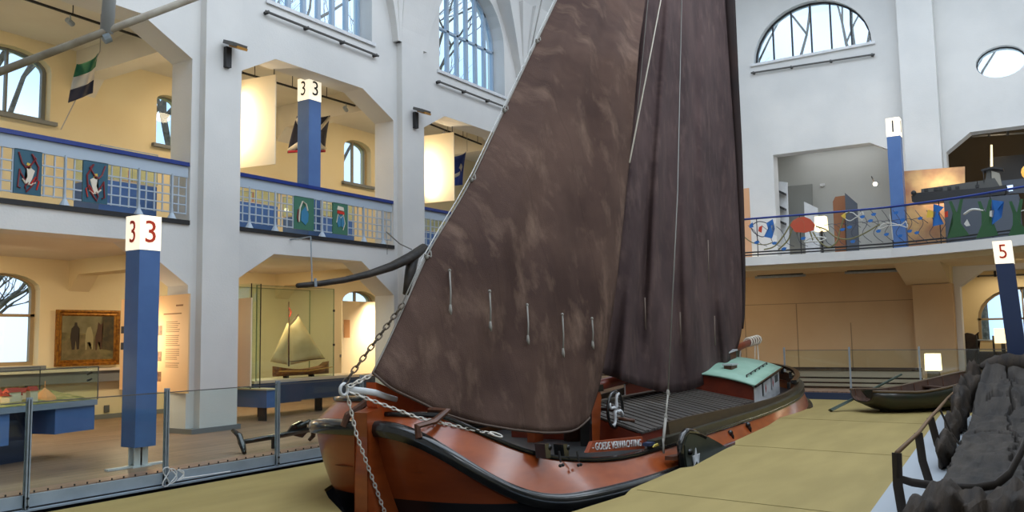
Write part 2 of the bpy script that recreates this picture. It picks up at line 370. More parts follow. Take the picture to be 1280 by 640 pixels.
# deck edge steel beam with ledge and black joint
m_ = MB(); m_.box2((-6, 9.80, -.145), (21.4, 9.86, -.012)); m_.box2((-6, 9.74, -.185), (21.4, 9.90, -.165))
struct(m_.build('trim_deck_beam', beamM), 'pale steel edge beam of the board floor')
struct(MB().box2((-6, 9.81, -.17), (21.4, 9.95, -.14)).build('trim_deck_joint', darkM))
struct(MB().box2((-6, 9.95, -1.2), (21.4, 10.1, -.17)).build('wall_pit_left', darkM), 'dark wall in the gap that stands for the shadow under the board floor edge')
m_ = MB()
for i in range(90): m_.box2((2+i*.155, 9.835, 0), (2.012+i*.155, 9.85, .022))
struct(m_.build('trim_deck_clips', darkM))
# yellow basin floor (lower beyond the barge, raised on the visitors' side)
def yslab(name, pts, z, th):
    b_ = MB(); b_.prism([(x, y, z-th) for x, y in pts], (0, 0, th)); return struct(b_.build(name, yelM), 'matt yellow basin floor around the barge')
SX, SY, SA = 7.08, 6.46, math.radians(1.687)
def sw(l, s, z=0): return V((SX + l*math.cos(SA) - s*math.sin(SA), SY + l*math.sin(SA) + s*math.cos(SA), z))
lft = [(-6, 9.62), (-6, 6.6)] + [tuple(sw(l, s)[:2]) for l, s in ((-.3, .1), (.35, .95), (.75, 1.4), (1.4, 1.75), (2.4, 1.95), (6, 2.0), (11, 1.95), (13, 1.6), (14.0, .8), (14.3, 0))] + [(21.44, 9.62)]  # slab stops short of the deck; the dark gap stands for its contact shadow
yslab('floor', lft, LZ, .05)
rgt = [(-6, -7), (-6, 3.2)] + [tuple(onZ(x, y, RZ)[:2]) for x, y in ((660, 665), (714, 640), (781, 619), (789, 611), (850, 585), (866, 583), (907, 561), (919, 556), (919, 551), (960, 532), (985, 516), (1000, 501))] + [(21.44, 5.95), (21.44, -7)]
yslab('floor_near', rgt, RZ, .06)
m_ = MB()
for (a, b) in (((7.2, -6.9), (8.35, 3.9)), ((11.6, -6.9), (12.3, 4.3)), ((16, -6.9), (16.5, 4.75))):
    A, B = V((a[0], a[1], RZ+.001)), V((b[0], b[1], RZ+.001)); m_.prism([A, B, B+V((.010, 0, 0)), A+V((.010, 0, 0))], (0, 0, .003))
struct(m_.build('trim_floor_seams', mat('seam_dark_yellow', S(132, 120, 70), .8)))
struct(MB().box2((-6, -7, -1.3), (21.4, 10, -1.2)).build('floor_pit', darkM), 'dark pit floor below the barge')
# far end platform
m_ = MB(); m_.box2((21.44, -7, PZ-.03), (EX, 9.86, PZ)); struct(m_.build('floor_end', deckM), 'board floor of the end platform')
struct(MB().box2((21.40, -7, -.3), (21.5, 9.86, PZ-.03)).build('wall_platform_front', dblueM), 'dark blue front of the end platform')
# ---------------- end wall
RX = EX
eh = [[(7.68, FZ+.02), (7.68, 7.37), (4.74, 7.37), (4.05, 7.0), (4.05, FZ+.02)],
      [(2.67, FZ+.02), (2.67, 6.80), (2.02, 7.30), (-2.2, 7.30), (-2.9, 6.8), (-2.9, FZ+.02)],
      [(2.55, PZ+.02), (2.55, 2.86), (1.95, 3.3), (-1.95, 3.3), (-2.6, 2.86), (-2.6, PZ+.02)]]
eh.append(arch(4.52, 8.17, 10.48, 10.52, 22, .92))
ov = [(1.14+.63*math.cos(2*math.pi*i/24), 9.22+.46*math.sin(2*math.pi*i/24)) for i in range(24)]; eh.append(ov)
walled('wall_end', wallM, [(-8, -.2), (18.3, -.2), (18.3, 14), (-8, 14)], eh, lambda y, z: (EX, y, z), (.5, 0, 0), 'white end wall with half-round and oval windows')
E3 = lambda x: (lambda y, z: (x, y, z))
window(E3(EX+.2), 4.52, 8.17, 10.48, 10.52, .92, [4.52+3.65*i/6 for i in range(1, 6)], [], (.08, 0, 0), darkM, fr=.05, label='half-round window with six lights high in the end wall')
nwin += 1; root = bpy.data.objects.new('window_%d' % nwin, None); C.objects.link(root); root['kind'] = 'structure'; root['label'] = 'small oval window in the end wall'
m_ = MB(); m_.tube([(EX+.2, y, z) for y, z in ov], .035, 6, loop=True); m_.build('window_frame', darkM, root)
m_ = MB(); m_.prism([(EX+.2, y, z) for y, z in ov], (.01, 0, 0)); m_.build('pane', winGlass, root)
o = MB().box2((EX-.08, 4.42, 10.40), (EX+.2, 8.27, 10.48)).build('trim_sill_end', whiteM); struct(o)
# end pilaster, panel joints, haunch
m_ = MB(); m_.box2((EX-.45, 2.75, PZ), (EX, 3.71, 13.8)); struct(m_.build('wall_end_pilaster', wallM), 'broad pilaster on the end wall')
m_ = MB(); m_.prism([(EX-.45, 3.95, 3.45), (EX-.45, 2.70, 3.45), (EX-.45, 2.72, 2.95), (EX-.45, 3.72, 2.95)], (.45, 0, 0)); 
m_.prism([(EX-2.6, 3.9, 3.48), (EX-.4, 3.9, 3.48), (EX-.4, 3.9, 2.95)], (0, -1.15, 0)); struct(m_.build('wall_haunch', galM), 'sloping haunch carrying the end balcony')
pw = MB(); pw.box2((EX-.03, 3.72, PZ), (EX-.005, 13.4, 3.45)); pw.box2((EX-.47, 2.70, PZ), (EX-.01, 3.73, 2.95)); struct(pw.build('wall_end_lower', mat('tan_wall_panel', S(208, 180, 140), .8, col2=S(198, 168, 128), sc=.5)), 'cream wall panels below the end balcony')
m_ = MB()
for y in (7.15, 5.55, 8.8): m_.box2((EX-.045, y, PZ), (EX-.03, y+.02, 2.55 if y > 6 else 1.9))
m_.box2((EX-.045, 3.72, 2.53), (EX-.03, 9.5, 2.55)); struct(m_.build('trim_panel_joints', mat('joint', S(150, 128, 96), .8)))
# end balcony slab with curved front
FY = [(-7, 20.0), (-3, 21.4), (-1, 22.3), (.75, 23.1), (1.6, 23.65), (2.5, 24.1), (3.2, 24.35), (3.9, 24.55), (5.1, 24.6), (6.4, 24.5), (7.7, 24.4), (13.45, 24.2)]
def fx(y):
    return float(np.interp(y, [a for a, b in FY], [b for a, b in FY]))
ys = [13.44-.0-i*.4 for i in range(52)]
m_ = MB(); m_.prism([(fx(y), y, 3.58) for y in ys]+[(EX+.1, ys[-1], 3.58), (EX+.1, 13.44, 3.58)], (0, 0, .25)); struct(m_.build('floor_balcony', wallM), 'white curved front slab of the end balcony')
m_ = MB(); m_.prism([(fx(y)+.35, y, 3.45) for y in ys]+[(EX-.03, ys[-1], 3.45), (EX-.03, 13.44, 3.45)], (0, 0, .13)); struct(m_.build('ceiling_balcony', galM), 'cream soffit below the end balcony')
m_ = MB(); m_.prism([(EX-.1, -6, FZ-.06), (EX-.1, 10, FZ-.06), (33, 10, FZ-.06), (33, -6, FZ-.06)], (0, 0, .05)); struct(m_.build('floor_upper_end', skirtM))
# upper room behind the end opening
struct(MB().box2((30.2, 3.2, FZ), (30.3, 12, 8.2)).build('wall_upper_room', greyM), 'grey back wall of the upper end room')
struct(MB().box2((EX+.5, 8.6, FZ), (30.3, 8.7, 8.2)).build('wall_upper_room_left', greyM))
struct(MB().box2((EX+.5, 3.3, FZ), (30.3, 3.45, 8.2)).build('wall_upper_room_right', mat('brown_wall', S(120, 92, 56), .7)))
struct(MB().box2((EX+.4, -6, 8.0), (33, 9, 8.2)).build('ceiling_upper_room', ceilM))
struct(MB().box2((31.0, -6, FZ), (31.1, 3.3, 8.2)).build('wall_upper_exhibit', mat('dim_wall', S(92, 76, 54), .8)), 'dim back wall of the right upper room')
# lower right room with arched window
lw = arch(-.1, 2.40, 1.22, 1.95, 14, .78)
walled('wall_lower_room', galM, [(-6, 0), (10, 0), (10, 3.5), (-6, 3.5)], [lw], E3(30.6), (.4, 0, 0), 'cream wall with an arched window in the lower end room')
window(E3(30.75), -.1, 2.40, 1.22, 1.95, .78, [1.15], [1.95], (.09, 0, 0), wframeM, fr=.09, label='arched window in the lower end room')
struct(MB().box2((EX+.5, 3.0, 0), (30.6, 3.1, 3.5)).build('wall_lower_room_left', galM))
struct(MB().box2((EX+.4, -6, PZ-.05), (31, 3.2, PZ)).build('floor_lower_room', deckM))
struct(MB().box2((EX+.4, -6, 3.45), (31, 3.2, 3.55)).build('ceiling_lower_room', galM))
# gallery slab along the right-hand side (mirrors the left one, roofs over the wreck side)
struct(MB().box2((5, -7, 3.43), (20.5, -1.35, 3.85)).build('floor_gallery_right', wallM), 'white slab of the right-hand gallery')
for x in (5.6, 11.3, 17.0): struct(MB().box2((x, -2.1, RZ), (x+.9, -1.45, 3.43)).build('wall_pier_right', wallM), 'white pier under the right-hand gallery')
# hall shell behind the camera, right side and roof with its roof lights
struct(MB().box2((-6.3, -7.2, -.3), (-6, 18.3, 14)).build('wall_near', wallM))
struct(MB().box2((-6, -7.3, -.3), (33, -7, 14)).build('wall_right', wallM))
walled('ceiling', wallM, [(-6, -7), (27.9, -7), (27.9, 13.9), (-6, 13.9)], [[(1, -3), (25, -3), (25, 10), (1, 10)]], lambda x, y: (x, y, 14), (0, 0, .3), 'hall roof with a long roof light')
o = MB().box2((-15, 18.4, -.4), (60, 60, -.3)).build('ground_outside', mat('lawn', S(96, 118, 60), .9, col2=S(120, 120, 70), sc=.4)); struct(o, 'lawn outside the windows')
o = MB().box2((31.2, -30, -.4), (80, 18.3, -.3)).build('ground_outside_end', o.data.materials[0]); struct(o)
#@@OBJECTS
# ================================================================== THE SAILING BARGE
ax = V((math.cos(SA), math.sin(SA), 0)); sd = V((-math.sin(SA), math.cos(SA), 0)); S0 = V((SX, SY, 0))
def sp(x, y, s=0):
    d = ray(x, y); t = (s-(O-S0).dot(sd))/d.dot(sd); P = O+d*t; return V(((P-S0).dot(ax), s, P.z))
def spl(x, y, l):
    d = ray(x, y); t = (l-(O-S0).dot(ax))/d.dot(ax); P = O+d*t; return V((l, (P-S0).dot(sd), P.z))
def spz(x, y, z): P = onZ(x, y, z); return V(((P-S0).dot(ax), (P-S0).dot(sd), z))
def shippx(P):
    w = S0 + ax*P[0] + sd*P[1] + V((0, 0, P[2])); d = w-O; z = d.dot(fwd); return 640+FPX*d.dot(rt)/z, 320-FPX*d.dot(up)/z
ship = thing('sailing_barge', 'large orange and black wooden sailing barge with two brown sails, in the yellow basin', 'sailing barge', (SX, SY, 0), SA)
LB = 14.05
def wd(l):
    w = 2.107
    if l < 4.232: w *= max(0, 1-max(0, 1-l/4.232)**2.613)**(1/2.613)
    k = LB-l
    if k < 3.71: w *= max(0, 1-max(0, min(1, 1-k/3.71))**2.5)**(1/2.5)
    return w
def zp(l, a, b, c):   # port bow keeps its sheer further aft
    return float(np.interp(l, [0, .5, 1.3, 2.5, 5], [a, (a+b)/2, b, c, -9]))
def zw(l, sg=-1):
    z = zw_(l); return max(z, zp(l, .743, .60, .42)) if sg > 0 else z
def zt(l, sg=-1):
    z = zt_(l); return max(z, zp(l, .954, .86, .72)) if sg > 0 else min(z, .80)
def insf(l): return .183 - .12*max(0, min(1, (l-9)/4))
def zw_(l): return -.11 + .853*max(0, 1-l/1.547)**2.906 + .42*max(0, (l-8.5)/5.7)**2
def zt_(l): return -.065*math.exp(-((l-.75)/.7)**2) + .125 + .829*max(0, 1-l/3.158)**3.023 + .60*max(0, (l-8)/7)**2
lsamp = [LB*0 + (i/34)**3*3.0 for i in range(35)] + [3+ (LB-6)*i/22 for i in range(1, 22)] + [LB-3*(1-i/26)**3 for i in range(27)]
path = [(l, -1) for l in reversed(lsamp)] + [(l, 1) for l in lsamp[1:]]      # starboard stern -> stem -> port stern
def pnt(l, sg, ins=0, dz=0, base='w', bowin=0):
    w = max(wd(l)-ins, 0); z = zw(l, sg) if base == 'w' else zt(l, sg)
    return V((l + bowin*max(0, 1-l/3.2) - bowin*max(0, 1-(LB-l)/3.2), sg*w, z+dz))
# hull planking below the wale
hullM = mat('hull_orange', S(156, 70, 28), .32, col2=S(138, 60, 24), sc=2.2, coat=.4, stretch=(.5, .5, 3))
n_ = hullM.node_tree; b_ = n_.nodes['Principled BSDF']; src = b_.inputs['Base Color'].links[0].from_socket
tc_ = n_.nodes.new('ShaderNodeTexCoord'); sx_ = n_.nodes.new('ShaderNodeSeparateXYZ'); lt_ = n_.nodes.new('ShaderNodeMath'); lt_.operation = 'LESS_THAN'
ml_ = n_.nodes.new('ShaderNodeMath'); ml_.operation = 'MULTIPLY_ADD'; ml_.inputs[1].default_value = .030; n_.links.new(tc_.outputs['Object'], sx_.inputs[0]); n_.links.new(sx_.outputs['X'], ml_.inputs[0]); n_.links.new(sx_.outputs['Z'], ml_.inputs[2])
lt_.inputs[1].default_value = -.10; n_.links.new(ml_.outputs[0], lt_.inputs[0]); mx_ = n_.nodes.new('ShaderNodeMix'); mx_.data_type = 'RGBA'; mx_.inputs[7].default_value = S(24, 24, 26)
n_.links.new(lt_.outputs[0], mx_.inputs[0]); n_.links.new(src, mx_.inputs[6]); n_.links.new(mx_.outputs[2], b_.inputs['Base Color'])
rows = []
for i in range(17):
    t = i/16; row = []
    for l, sg in path:
        w = wd(l)*(1-.10*t**2.2-.25*max(0, t-.8)); z0 = zw(l, sg)-.06; off = .85*t**1.5
        row.append((l + off*max(0, 1-l/6)**.8 - 1.2*t**.7*max(0, 1-(LB-l)/4), sg*w, z0 + (-1.0-z0)*t))
    rows.append(row)
rows.append([(p[0], 0, -1.02) for p in rows[-1]])
hull = MB().grid(rows).build('hull', hullM, ship, smooth=True)
# wale: heavy black rubbing strake
rows = []
sec = [(-.03, .025), (.05, .02), (.085, -.02), (.095, -.10), (.07, -.165), (.0, -.185), (-.05, -.15)]
for i, (l, sg) in enumerate(path):
    a = pnt(*path[max(i-1, 0)]); b = pnt(*path[min(i+1, len(path)-1)]); t = V((b.x-a.x, b.y-a.y, 0)).normalized(); nn = V((t.y, -t.x, 0)); p = pnt(l, sg)
    if nn.dot(V((l-LB/2, p.y*3, 0))) < 0: nn = -nn
    k = 1.0
    rows.append([p + nn*a_*k + V((0, 0, b_2*.86)) for a_, b_2 in sec])
MB().rings(rows).build('wale', blackM, ship, smooth=False); smooth_angle(bpy.data.objects['wale'], 50)
# tumblehome topside above the wale (outer orange, inner tan)
rows = []
for i in range(6):
    u = i/5; rows.append([(l + .16*u*max(0, 1-l/3) - .14*u*max(0, 1-(LB-l)/3), sg*max(wd(l)-insf(l)*u, 0), zw(l, sg) + (zt(l, sg)-zw(l, sg))*u) for l, sg in path])
topside = MB().grid(rows).build('topside', orgM, ship, smooth=True)
rows = []
for i in range(4):
    u = i/3; rows.append([(l + .07 + .16*u*max(0, 1-l/3) - .2*max(0, 1-(LB-l)/3), sg*max(wd(l)-.06-insf(l)*u, 0), min(zw(l, sg), zt(l, sg)-.3) + (zt(l, sg)-min(zw(l, sg), zt(l, sg)-.3))*u) for l, sg in path])
MB().grid(rows).build('inner_bulwark', tanM, ship, smooth=True)
# rail strip on top
def sweep(name, l0, l1, ins, z0, sec, m, both=True, zf=zt, bow=.16):
    o = None
    for sg in ((-1, 1) if both else (-1,)):
        rows = []
        ll = [l for l in lsamp if l0 <= l <= l1]
        for l in ll:
            inn = ins-.183+insf(l); p = V((l + bow*max(0, 1-l/3) - .14*max(0, 1-(LB-l)/3), sg*max(wd(l)-inn, 0), zf(l, sg)+z0)); q = V((l+.01, sg*max(wd(l+.01)-inn, 0), 0)) if l < LB-.02 else V((l, 0, 0))
            t = V((q.x-l, q.y-sg*max(wd(l)-inn, 0), 0)); t = t.normalized() if t.length > 1e-7 else V((0, -sg, 0)); nn = V((t.y, -t.x, 0))
            if nn.y*sg < 0 or (abs(nn.y) < 1e-6): nn = -nn if abs(nn.y) > 1e-6 else V((1 if l > 5 else -1, 0, 0))
            rows.append([p + nn*a + V((0, 0, b)) for a, b in sec])
        o = MB().rings(rows).build(name, m, ship); smooth_angle(o, 50)
    return o
sweep('rail', 0, LB, .183, 0, [(.02, -.005), (.03, .02), (.02, .045), (-.07, .045), (-.08, -.005)], blackM)
sweep('rail_strip', 3.35, LB, .20, .06, [(.03, -.02), (.04, .08), (-.08, .08), (-.08, -.02)], tarM)
sweep('bulwark_plank', 3.9, LB, .27, .12, [(.02, 0), (.0, .19), (-.05, .19), (-.04, 0)], railM, zf=lambda l, sg: zt(l, sg)-.09*max(0, min(1, (l-5)/5)))
sweep('stern_rail', 11.2, LB, .29, .31, [(.05, 0), (.05, .06), (-.06, .06), (-.06, 0)], blackM)
for sg in (-1, 1):
    for l in (11.3, 12.1, 12.8, 13.4, 13.85): 
        p = V((l-.08, sg*(wd(l)-.30), zt(l)+.20)); MB().box(p + V((0, 0, .07)), (.06, .06, .14)).build('stanchion', blackM, ship)
# deck
rows = [[(l, s_*max(wd(l)-.24, .02), .02+.22*max(0, 1-l/3)**2+.52*max(0, (l-8)/7)**2) for s_ in (-1, -.5, 0, .5, 1)] for l in [x for x in lsamp if .12 < x < LB-.05]]
MB().grid(rows).build('deck', sdeckM, ship)
# stem post, stem plate, iron
def cpoly(pxs, s0, th, m, name, parent=ship, bev=0):
    pts = [sp(x, y, s0) for x, y in pxs]; return MB().prism(pts, (0, th, 0)).build(name, m, parent)
MB().prism([(-.16, -.09, -1.0), (-.16, -.09, .2), (-.14, -.09, .60), (-.17, -.09, .86), (.06, -.09, .90), (.2, -.09, .55), (.35, -.09, -.3), (.8, -.09, -1.0)], (0, .18, 0)).build('stem_post', orgM, ship)
cpoly([(470, 478), (512, 494), (545, 508), (520, 540), (488, 545), (471, 508)], -.07, .14, mat('stem_plate_orange', S(196, 84, 30), .35, col2=S(176, 72, 28), sc=4), 'stem_head')
ring = sp(430, 487, 0)
iron = [ring + V((.06, 0, -.0)), sp(456, 489, -.09), sp(469, 491, -.09), sp(480, 495, -.10), sp(496, 499.5, -.10)]
MB().tube(iron, [.035, .036, .036, .034, .03], 8, flat=(1, .45)).build('stem_iron', whiteM, ship, smooth=True)
tm = MB(); tm.tube([ring + V((.06*math.cos(a), 0, .06*math.sin(a))) for a in [2*math.pi*i/14 for i in range(14)]], .018, 6, loop=True); tm.build('stem_ring', whiteM, ship, smooth=True)
# ---- chains
def chain(name, pts, L, m, r=.0075, wide=.5, parent=ship):
    mb = MB(); P = [V(p) for p in pts]; seg = []
    for a, b in zip(P, P[1:]):
        k = max(1, round((b-a).length/L)); seg += [(a.lerp(b, i/k), a.lerp(b, (i+1)/k)) for i in range(k)]
    for i, (a, b) in enumerate(seg):
        c = (a+b)/2; t = (b-a).normalized(); ref = V((0, 1, 0)) if abs(t.y) < .8 else V((1, 0, 0)); n1 = t.cross(ref).normalized(); n2 = t.cross(n1)
        n = (n1*.8+n2*.6) if i % 2 else (n1*.6-n2*.8); h = L*.66; w = L*wide*.62
        mb.tube([c + t*h*math.cos(q)*(1) + n*w*math.sin(q) for q in [2*math.pi*j/10 for j in range(10)]], r, 5, loop=True)
    return mb.build(name, m, parent, smooth=True)
tack = sp(466, 468, 0)
chainwhite = mat('white_chain', S(222, 216, 206), .5); chaindark = mat('rusty_chain', S(92, 80, 66), .55, .4)
chain('tack_chain', [ring+V((.05, -.02, .03)), tack], .075, chainwhite, .008)
chain('forestay_chain', [ring+V((.0, 0, .06)), sp(504, 380, -.02)], .085, chaindark, .009)
chain('bobstay_chain', [ring+V((.02, -.03, -.06)), sp(446, 545, -.1), sp(483, 646, -.13)], .052, chainwhite, .0075)
railpt = min((pnt(l, -1, .183, .02, 't', .16) for l in lsamp if l < 2), key=lambda p: abs(shippx(p)[0]-612))
chain('anchor_chain', [ring+V((.04, -.05, -.03)), (ring.lerp(railpt, .5)) + V((0, 0, -.045)), railpt+V((0, -.03, .03))], .052, chainwhite, .0075)
chain('chain_shackle', [railpt+V((-.02, -.02, .04)), railpt+V((.15, -.03, .0))], .17, chainwhite, .011, wide=.35)
# curved brackets lying over the bow
def bracket(sg, x0, x1, w=.075):
    a = min((pnt(l, sg) for l in lsamp if l < 2), key=lambda p: abs(shippx(p)[0]-x0)); b = min((pnt(l, sg, .183, 0, 't', .16) for l in lsamp if l < 2), key=lambda p: abs(shippx(p)[0]-x1))
    pts = [a + V((-.08, .10*sg, -.05)), a + V((-.06, .06*sg, .07)), a.lerp(b, .55)+V((-.05, .05*sg, .05)), b + V((0, 0, .10)), b.lerp(V((.5, 0, b.z)), .35)+V((0, 0, .10))]
    MB().tube(pts, w*.62, 6, flat=(.55, 1)).build('bow_bracket', brownM, ship)
bracket(-1, 518, 556); bracket(1, 446, 470)
MB().prism([(.35, -.55, .62), (.35, .55, .62), (1.1, .75, .40), (1.1, -.75, .40)], (0, 0, .03)).build('foredeck', redM, ship)
# ---- mast, boom, gaff
mastx = 4.75
MB().tube([(mastx, 0, -.1), (mastx+.15, 0, 4), (mastx+.4, 0, 9.0), (mastx+.55, 0, 12.6)], [.14, .14, .11, .06], 14).build('mast', brownM, ship, smooth=True)
boomend = sp(949, 424, 0)
MB().tube([(mastx+.25, 0, .78), (9, 0, 1.0), sp(925, 433, 0), boomend], [.09, .11, .09, .075], 12).build('boom', redM, ship, smooth=True)
bw = MB()
for k in range(5): 
    c = V((mastx+.25, 0, .78)).lerp(boomend, .90+.02*k); bw.tube([c+V((0, .11*math.cos(a), .11*math.sin(a))) for a in [2*math.pi*j/10 for j in range(10)]], .022, 5, loop=True)
bw.tube([boomend+V((-.2, 0, -.1)), boomend+V((-.22, -.02, -.55)), boomend+V((-.5, 0, -.75))], .018, 6)
bw.tube([boomend+V((-.6, -.05, -.1)), boomend+V((-.62, -.02, -.85))], .015, 6); bw.build('boom_lashing', ropeM, ship, smooth=True)
# ---- sails
def lerpl(pl, t):
    t = max(0, min(1, t))*(len(pl)-1); i = min(int(t), len(pl)-2); k = t-i
    a = pl[max(i-1, 0)]; b = pl[i]; c = pl[i+1]; d = pl[min(i+2, len(pl)-1)]
    return tuple(.5*((2*b[j]) + (-a[j]+c[j])*k + (2*a[j]-5*b[j]+4*c[j]-d[j])*k*k + (-a[j]+3*b[j]-3*c[j]+d[j])*k**3) for j in (0, 1))
def resamp(pl, n=24):
    q = [np.array(p, float) for p in pl]; L = [0]
    for a, b in zip(q, q[1:]): L.append(L[-1]+np.linalg.norm(b-a))
    return [(float(np.interp(t, L, [p[0] for p in q])), float(np.interp(t, L, [p[1] for p in q]))) for t in np.linspace(0, L[-1], n)]
jl = resamp([(812, -250), (740, -98), (696, 0), (640, 118), (586, 232), (535, 316), (506, 382), (483, 432), (466, 466)])
jr = resamp([(826, -250), (816, -98), (807, 0), (799, 56), (790, 169), (784, 225), (775, 313), (767, 382), (757, 443), (749, 484), (745, 497), (737, 522)])
jf = resamp([(466, 466), (489, 486), (517, 499), (552, 516), (583, 526), (605, 531), (640, 537), (676, 541), (702, 541), (722, 537), (737, 522)])
def jibs(u, v):
    side = -1.15*min(1, v/.42)**1.0
    return side*(u**.9) - .10*math.sin(math.pi*u)*(.4+.6*v) + .035*math.sin(9*u+4*v)*v + .02*math.sin(23*u-3*v+1.3*math.sin(6*v))*min(1, u*5)
def jibpx(u, v):
    a = lerpl(jl, v); b = lerpl(jr, v); f = lerpl(jf, u); k = v**5
    return tuple((1-u)*a[j]+u*b[j] + (f[j]-((1-u)*jl[-1][j]+u*jr[-1][j]))*k for j in (0, 1))
def jib3(u, v): x, y = jibpx(u, v); return sp(x, y, jibs(u, v))
NU, NV = 60, 80
jib = MB().grid([[jib3(i/NU, j/NV) for i in range(NU+1)] for j in range(NV+1)]).build('foresail', jibM, ship, smooth=True, solid=.012)
edge = MB(); edge.tube([jib3(0, j/60) for j in range(61)], .013, 6); edge.build('luff_rope', greyropeM, jib, smooth=True)
edge = MB(); edge.tube([jib3(i/40, 1) for i in range(41)], .016, 6); edge.build('foot_rope', mat('dark_rope', S(92, 76, 66), .8), jib, smooth=True)
edge = MB(); edge.tube([sp(504, 380, -.03)+V((-.02, 0, .0))] + [jib3(0, t/20)+V((-.045, 0, .02)) for t in range(16, 3, -1)], .009, 6); edge.build('forestay_wire', mat('wire_pale', S(170, 170, 166), .4, .5), ship, smooth=True)
for v in (.30, .42, .54, .66, .80):
    p = jib3(0, v); q = MB(); q.tube([p+V((-.06, -.02, .03)), p+V((.04, -.05, 0)), p+V((.16, -.05, .02))], .012, 5); q.tube([p+V((.02, -.05, .08)), p+V((.06, -.05, -.12))], .009, 5); q.ball(p+V((-.02, -.02, 0)), .03, 8, 5); q.build('hank', greyropeM, jib, smooth=True)
def jibat(x, y):
    best = min(((jibpx(i/40, j/60), i/40, j/60) for i in range(41) for j in range(20, 61)), key=lambda q: (q[0][0]-x)**2+(q[0][1]-y)**2); return sp(x, y, jibs(best[1], best[2]) - .05)
for x, y0, y1 in ((562, 338, 388), (612, 364, 409), (659, 381, 426), (703, 393, 442), (740, 398, 432)):
    a, b = jibat(x, y0), jibat(x+1, y1); q = MB(); q.tube([a, a.lerp(b, .5)+V((0, -.01, 0)), b], [.011, .010, .012], 6)
    q.ball(a, .02, 8, 5); q.tube([b+V((0, 0, .07)), b, b+V((0, -.01, -.05))], [.012, .022, .008], 6); q.build('reef_point', greyropeM, jib, smooth=True)
ml = resamp([(842, -70), (815, 30), (800, 120), (788, 215), (776, 300), (765, 380), (755, 430), (746, 465)])
ml = resamp([(800, -70), (790, 40), (778, 160), (765, 260), (755, 340), (745, 400), (738, 440), (733, 462)])
mr = resamp([(903, -70), (906, 0), (912, 90), (919, 187), (923, 260), (927, 340), (928, 385), (927, 411)])
mf = resamp([(733, 462), (757, 468), (776, 475), (794, 481), (822, 489), (846, 491), (871, 485), (895, 472), (906, 461), (916, 447), (924, 429), (927, 411)])
def mains(u, v):
    return -.42*math.sin(math.pi*min(1, u)**.8)*(.55+.45*v) - .075*math.sin(31*u+2.5*math.sin(3*v)+1)*(.35+.65*v)*min(1, (1-u)*6) - .045*math.sin(53*u+4*v)*v*min(1, (1-u)*6) - .02*math.sin(13*u+9*v)
def mainpx(u, v):
    a = lerpl(ml, v); b = lerpl(mr, v); f = lerpl(mf, u); k = v**4
    return tuple((1-u)*a[j]+u*b[j] + (f[j]-((1-u)*ml[-1][j]+u*mr[-1][j]))*k for j in (0, 1))
def main3(u, v): x, y = mainpx(u, v); return sp(x, y, mains(u, v))
NU, NV = 110, 50
msail = MB().grid([[main3(i/NU, j/NV) for i in range(NU+1)] for j in range(NV+1)]).build('mainsail', mainM, ship, smooth=True, solid=.014)
# the leech cloth turned back in a roll, its shadow side painted dark
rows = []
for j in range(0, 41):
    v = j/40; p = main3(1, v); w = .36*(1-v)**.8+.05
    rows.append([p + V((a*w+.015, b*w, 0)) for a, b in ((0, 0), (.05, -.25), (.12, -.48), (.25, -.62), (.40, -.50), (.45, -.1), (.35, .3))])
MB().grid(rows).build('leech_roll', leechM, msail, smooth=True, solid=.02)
MB().tube([main3(.0, .02)+V((0, 0, .05)), main3(.5, 0)+V((0, 0, .06)), main3(1, 0)+V((.2, 0, .06))], [.09, .08, .06], 10).build('gaff', brownM, ship, smooth=True)
for x, y0, y1 in ((806, 372, 412), (850, 390, 430), (885, 300, 352), (893, 395, 432)):
    best = min(((mainpx(i/40, j/30), i/40, j/30) for i in range(41) for j in range(10, 31)), key=lambda q: (q[0][0]-x)**2+(q[0][1]-y0)**2); s_ = mains(best[1], best[2])-.12
    q = MB(); q.tube([sp(x, y0, s_), sp(x+1, y1, s_)], .012, 5); q.build('reef_point', mat('reef_rope', S(128, 112, 100), .8), msail, smooth=True)
# shroud, halyard
a = sp(829, 553, -1.95); b = sp(835, 492, -1.75); c = sp(852, 0, -.55)
q = MB(); q.tube([b, sp(847, 240, -1.15), c, V((mastx+.3, -.1, 9.0))], .011, 6); q.build('shroud', wireM, ship, smooth=True)
q = MB(); q.tube([a, a.lerp(b, .5)], .022, 6); q.tube([a.lerp(b, .5), b], .014, 6); q.ball(a.lerp(b, .5), (.03, .03, .05), 8, 6); q.ball(b, (.03, .03, .06), 8, 6); q.tube([a+V((0, 0, .05)), a+V((0, 0, -.18))], .03, 6, flat=(1, .4)); q.build('shroud_lanyard', greyropeM, ship, smooth=True)
q = MB(); q.tube([sp(787, 203, -1.3), sp(826, 0, -.7), (mastx+.35, -.1, 9.3)], .013, 6); q.build('halyard', ropeM, ship, smooth=True)
q = MB(); q.tube([(mastx+.35, -.15, 9.2), sp(810, 0, -.5), sp(793, 180, -.8)], .008, 5); q.build('halyard', wireM, ship, smooth=True)
# second shroud to port and its mirror (hidden by the sails from the front)
q = MB(); q.tube([(4.1, 1.85, .3), (mastx+.3, .1, 9)], .011, 6); q.build('shroud', wireM, ship, smooth=True)
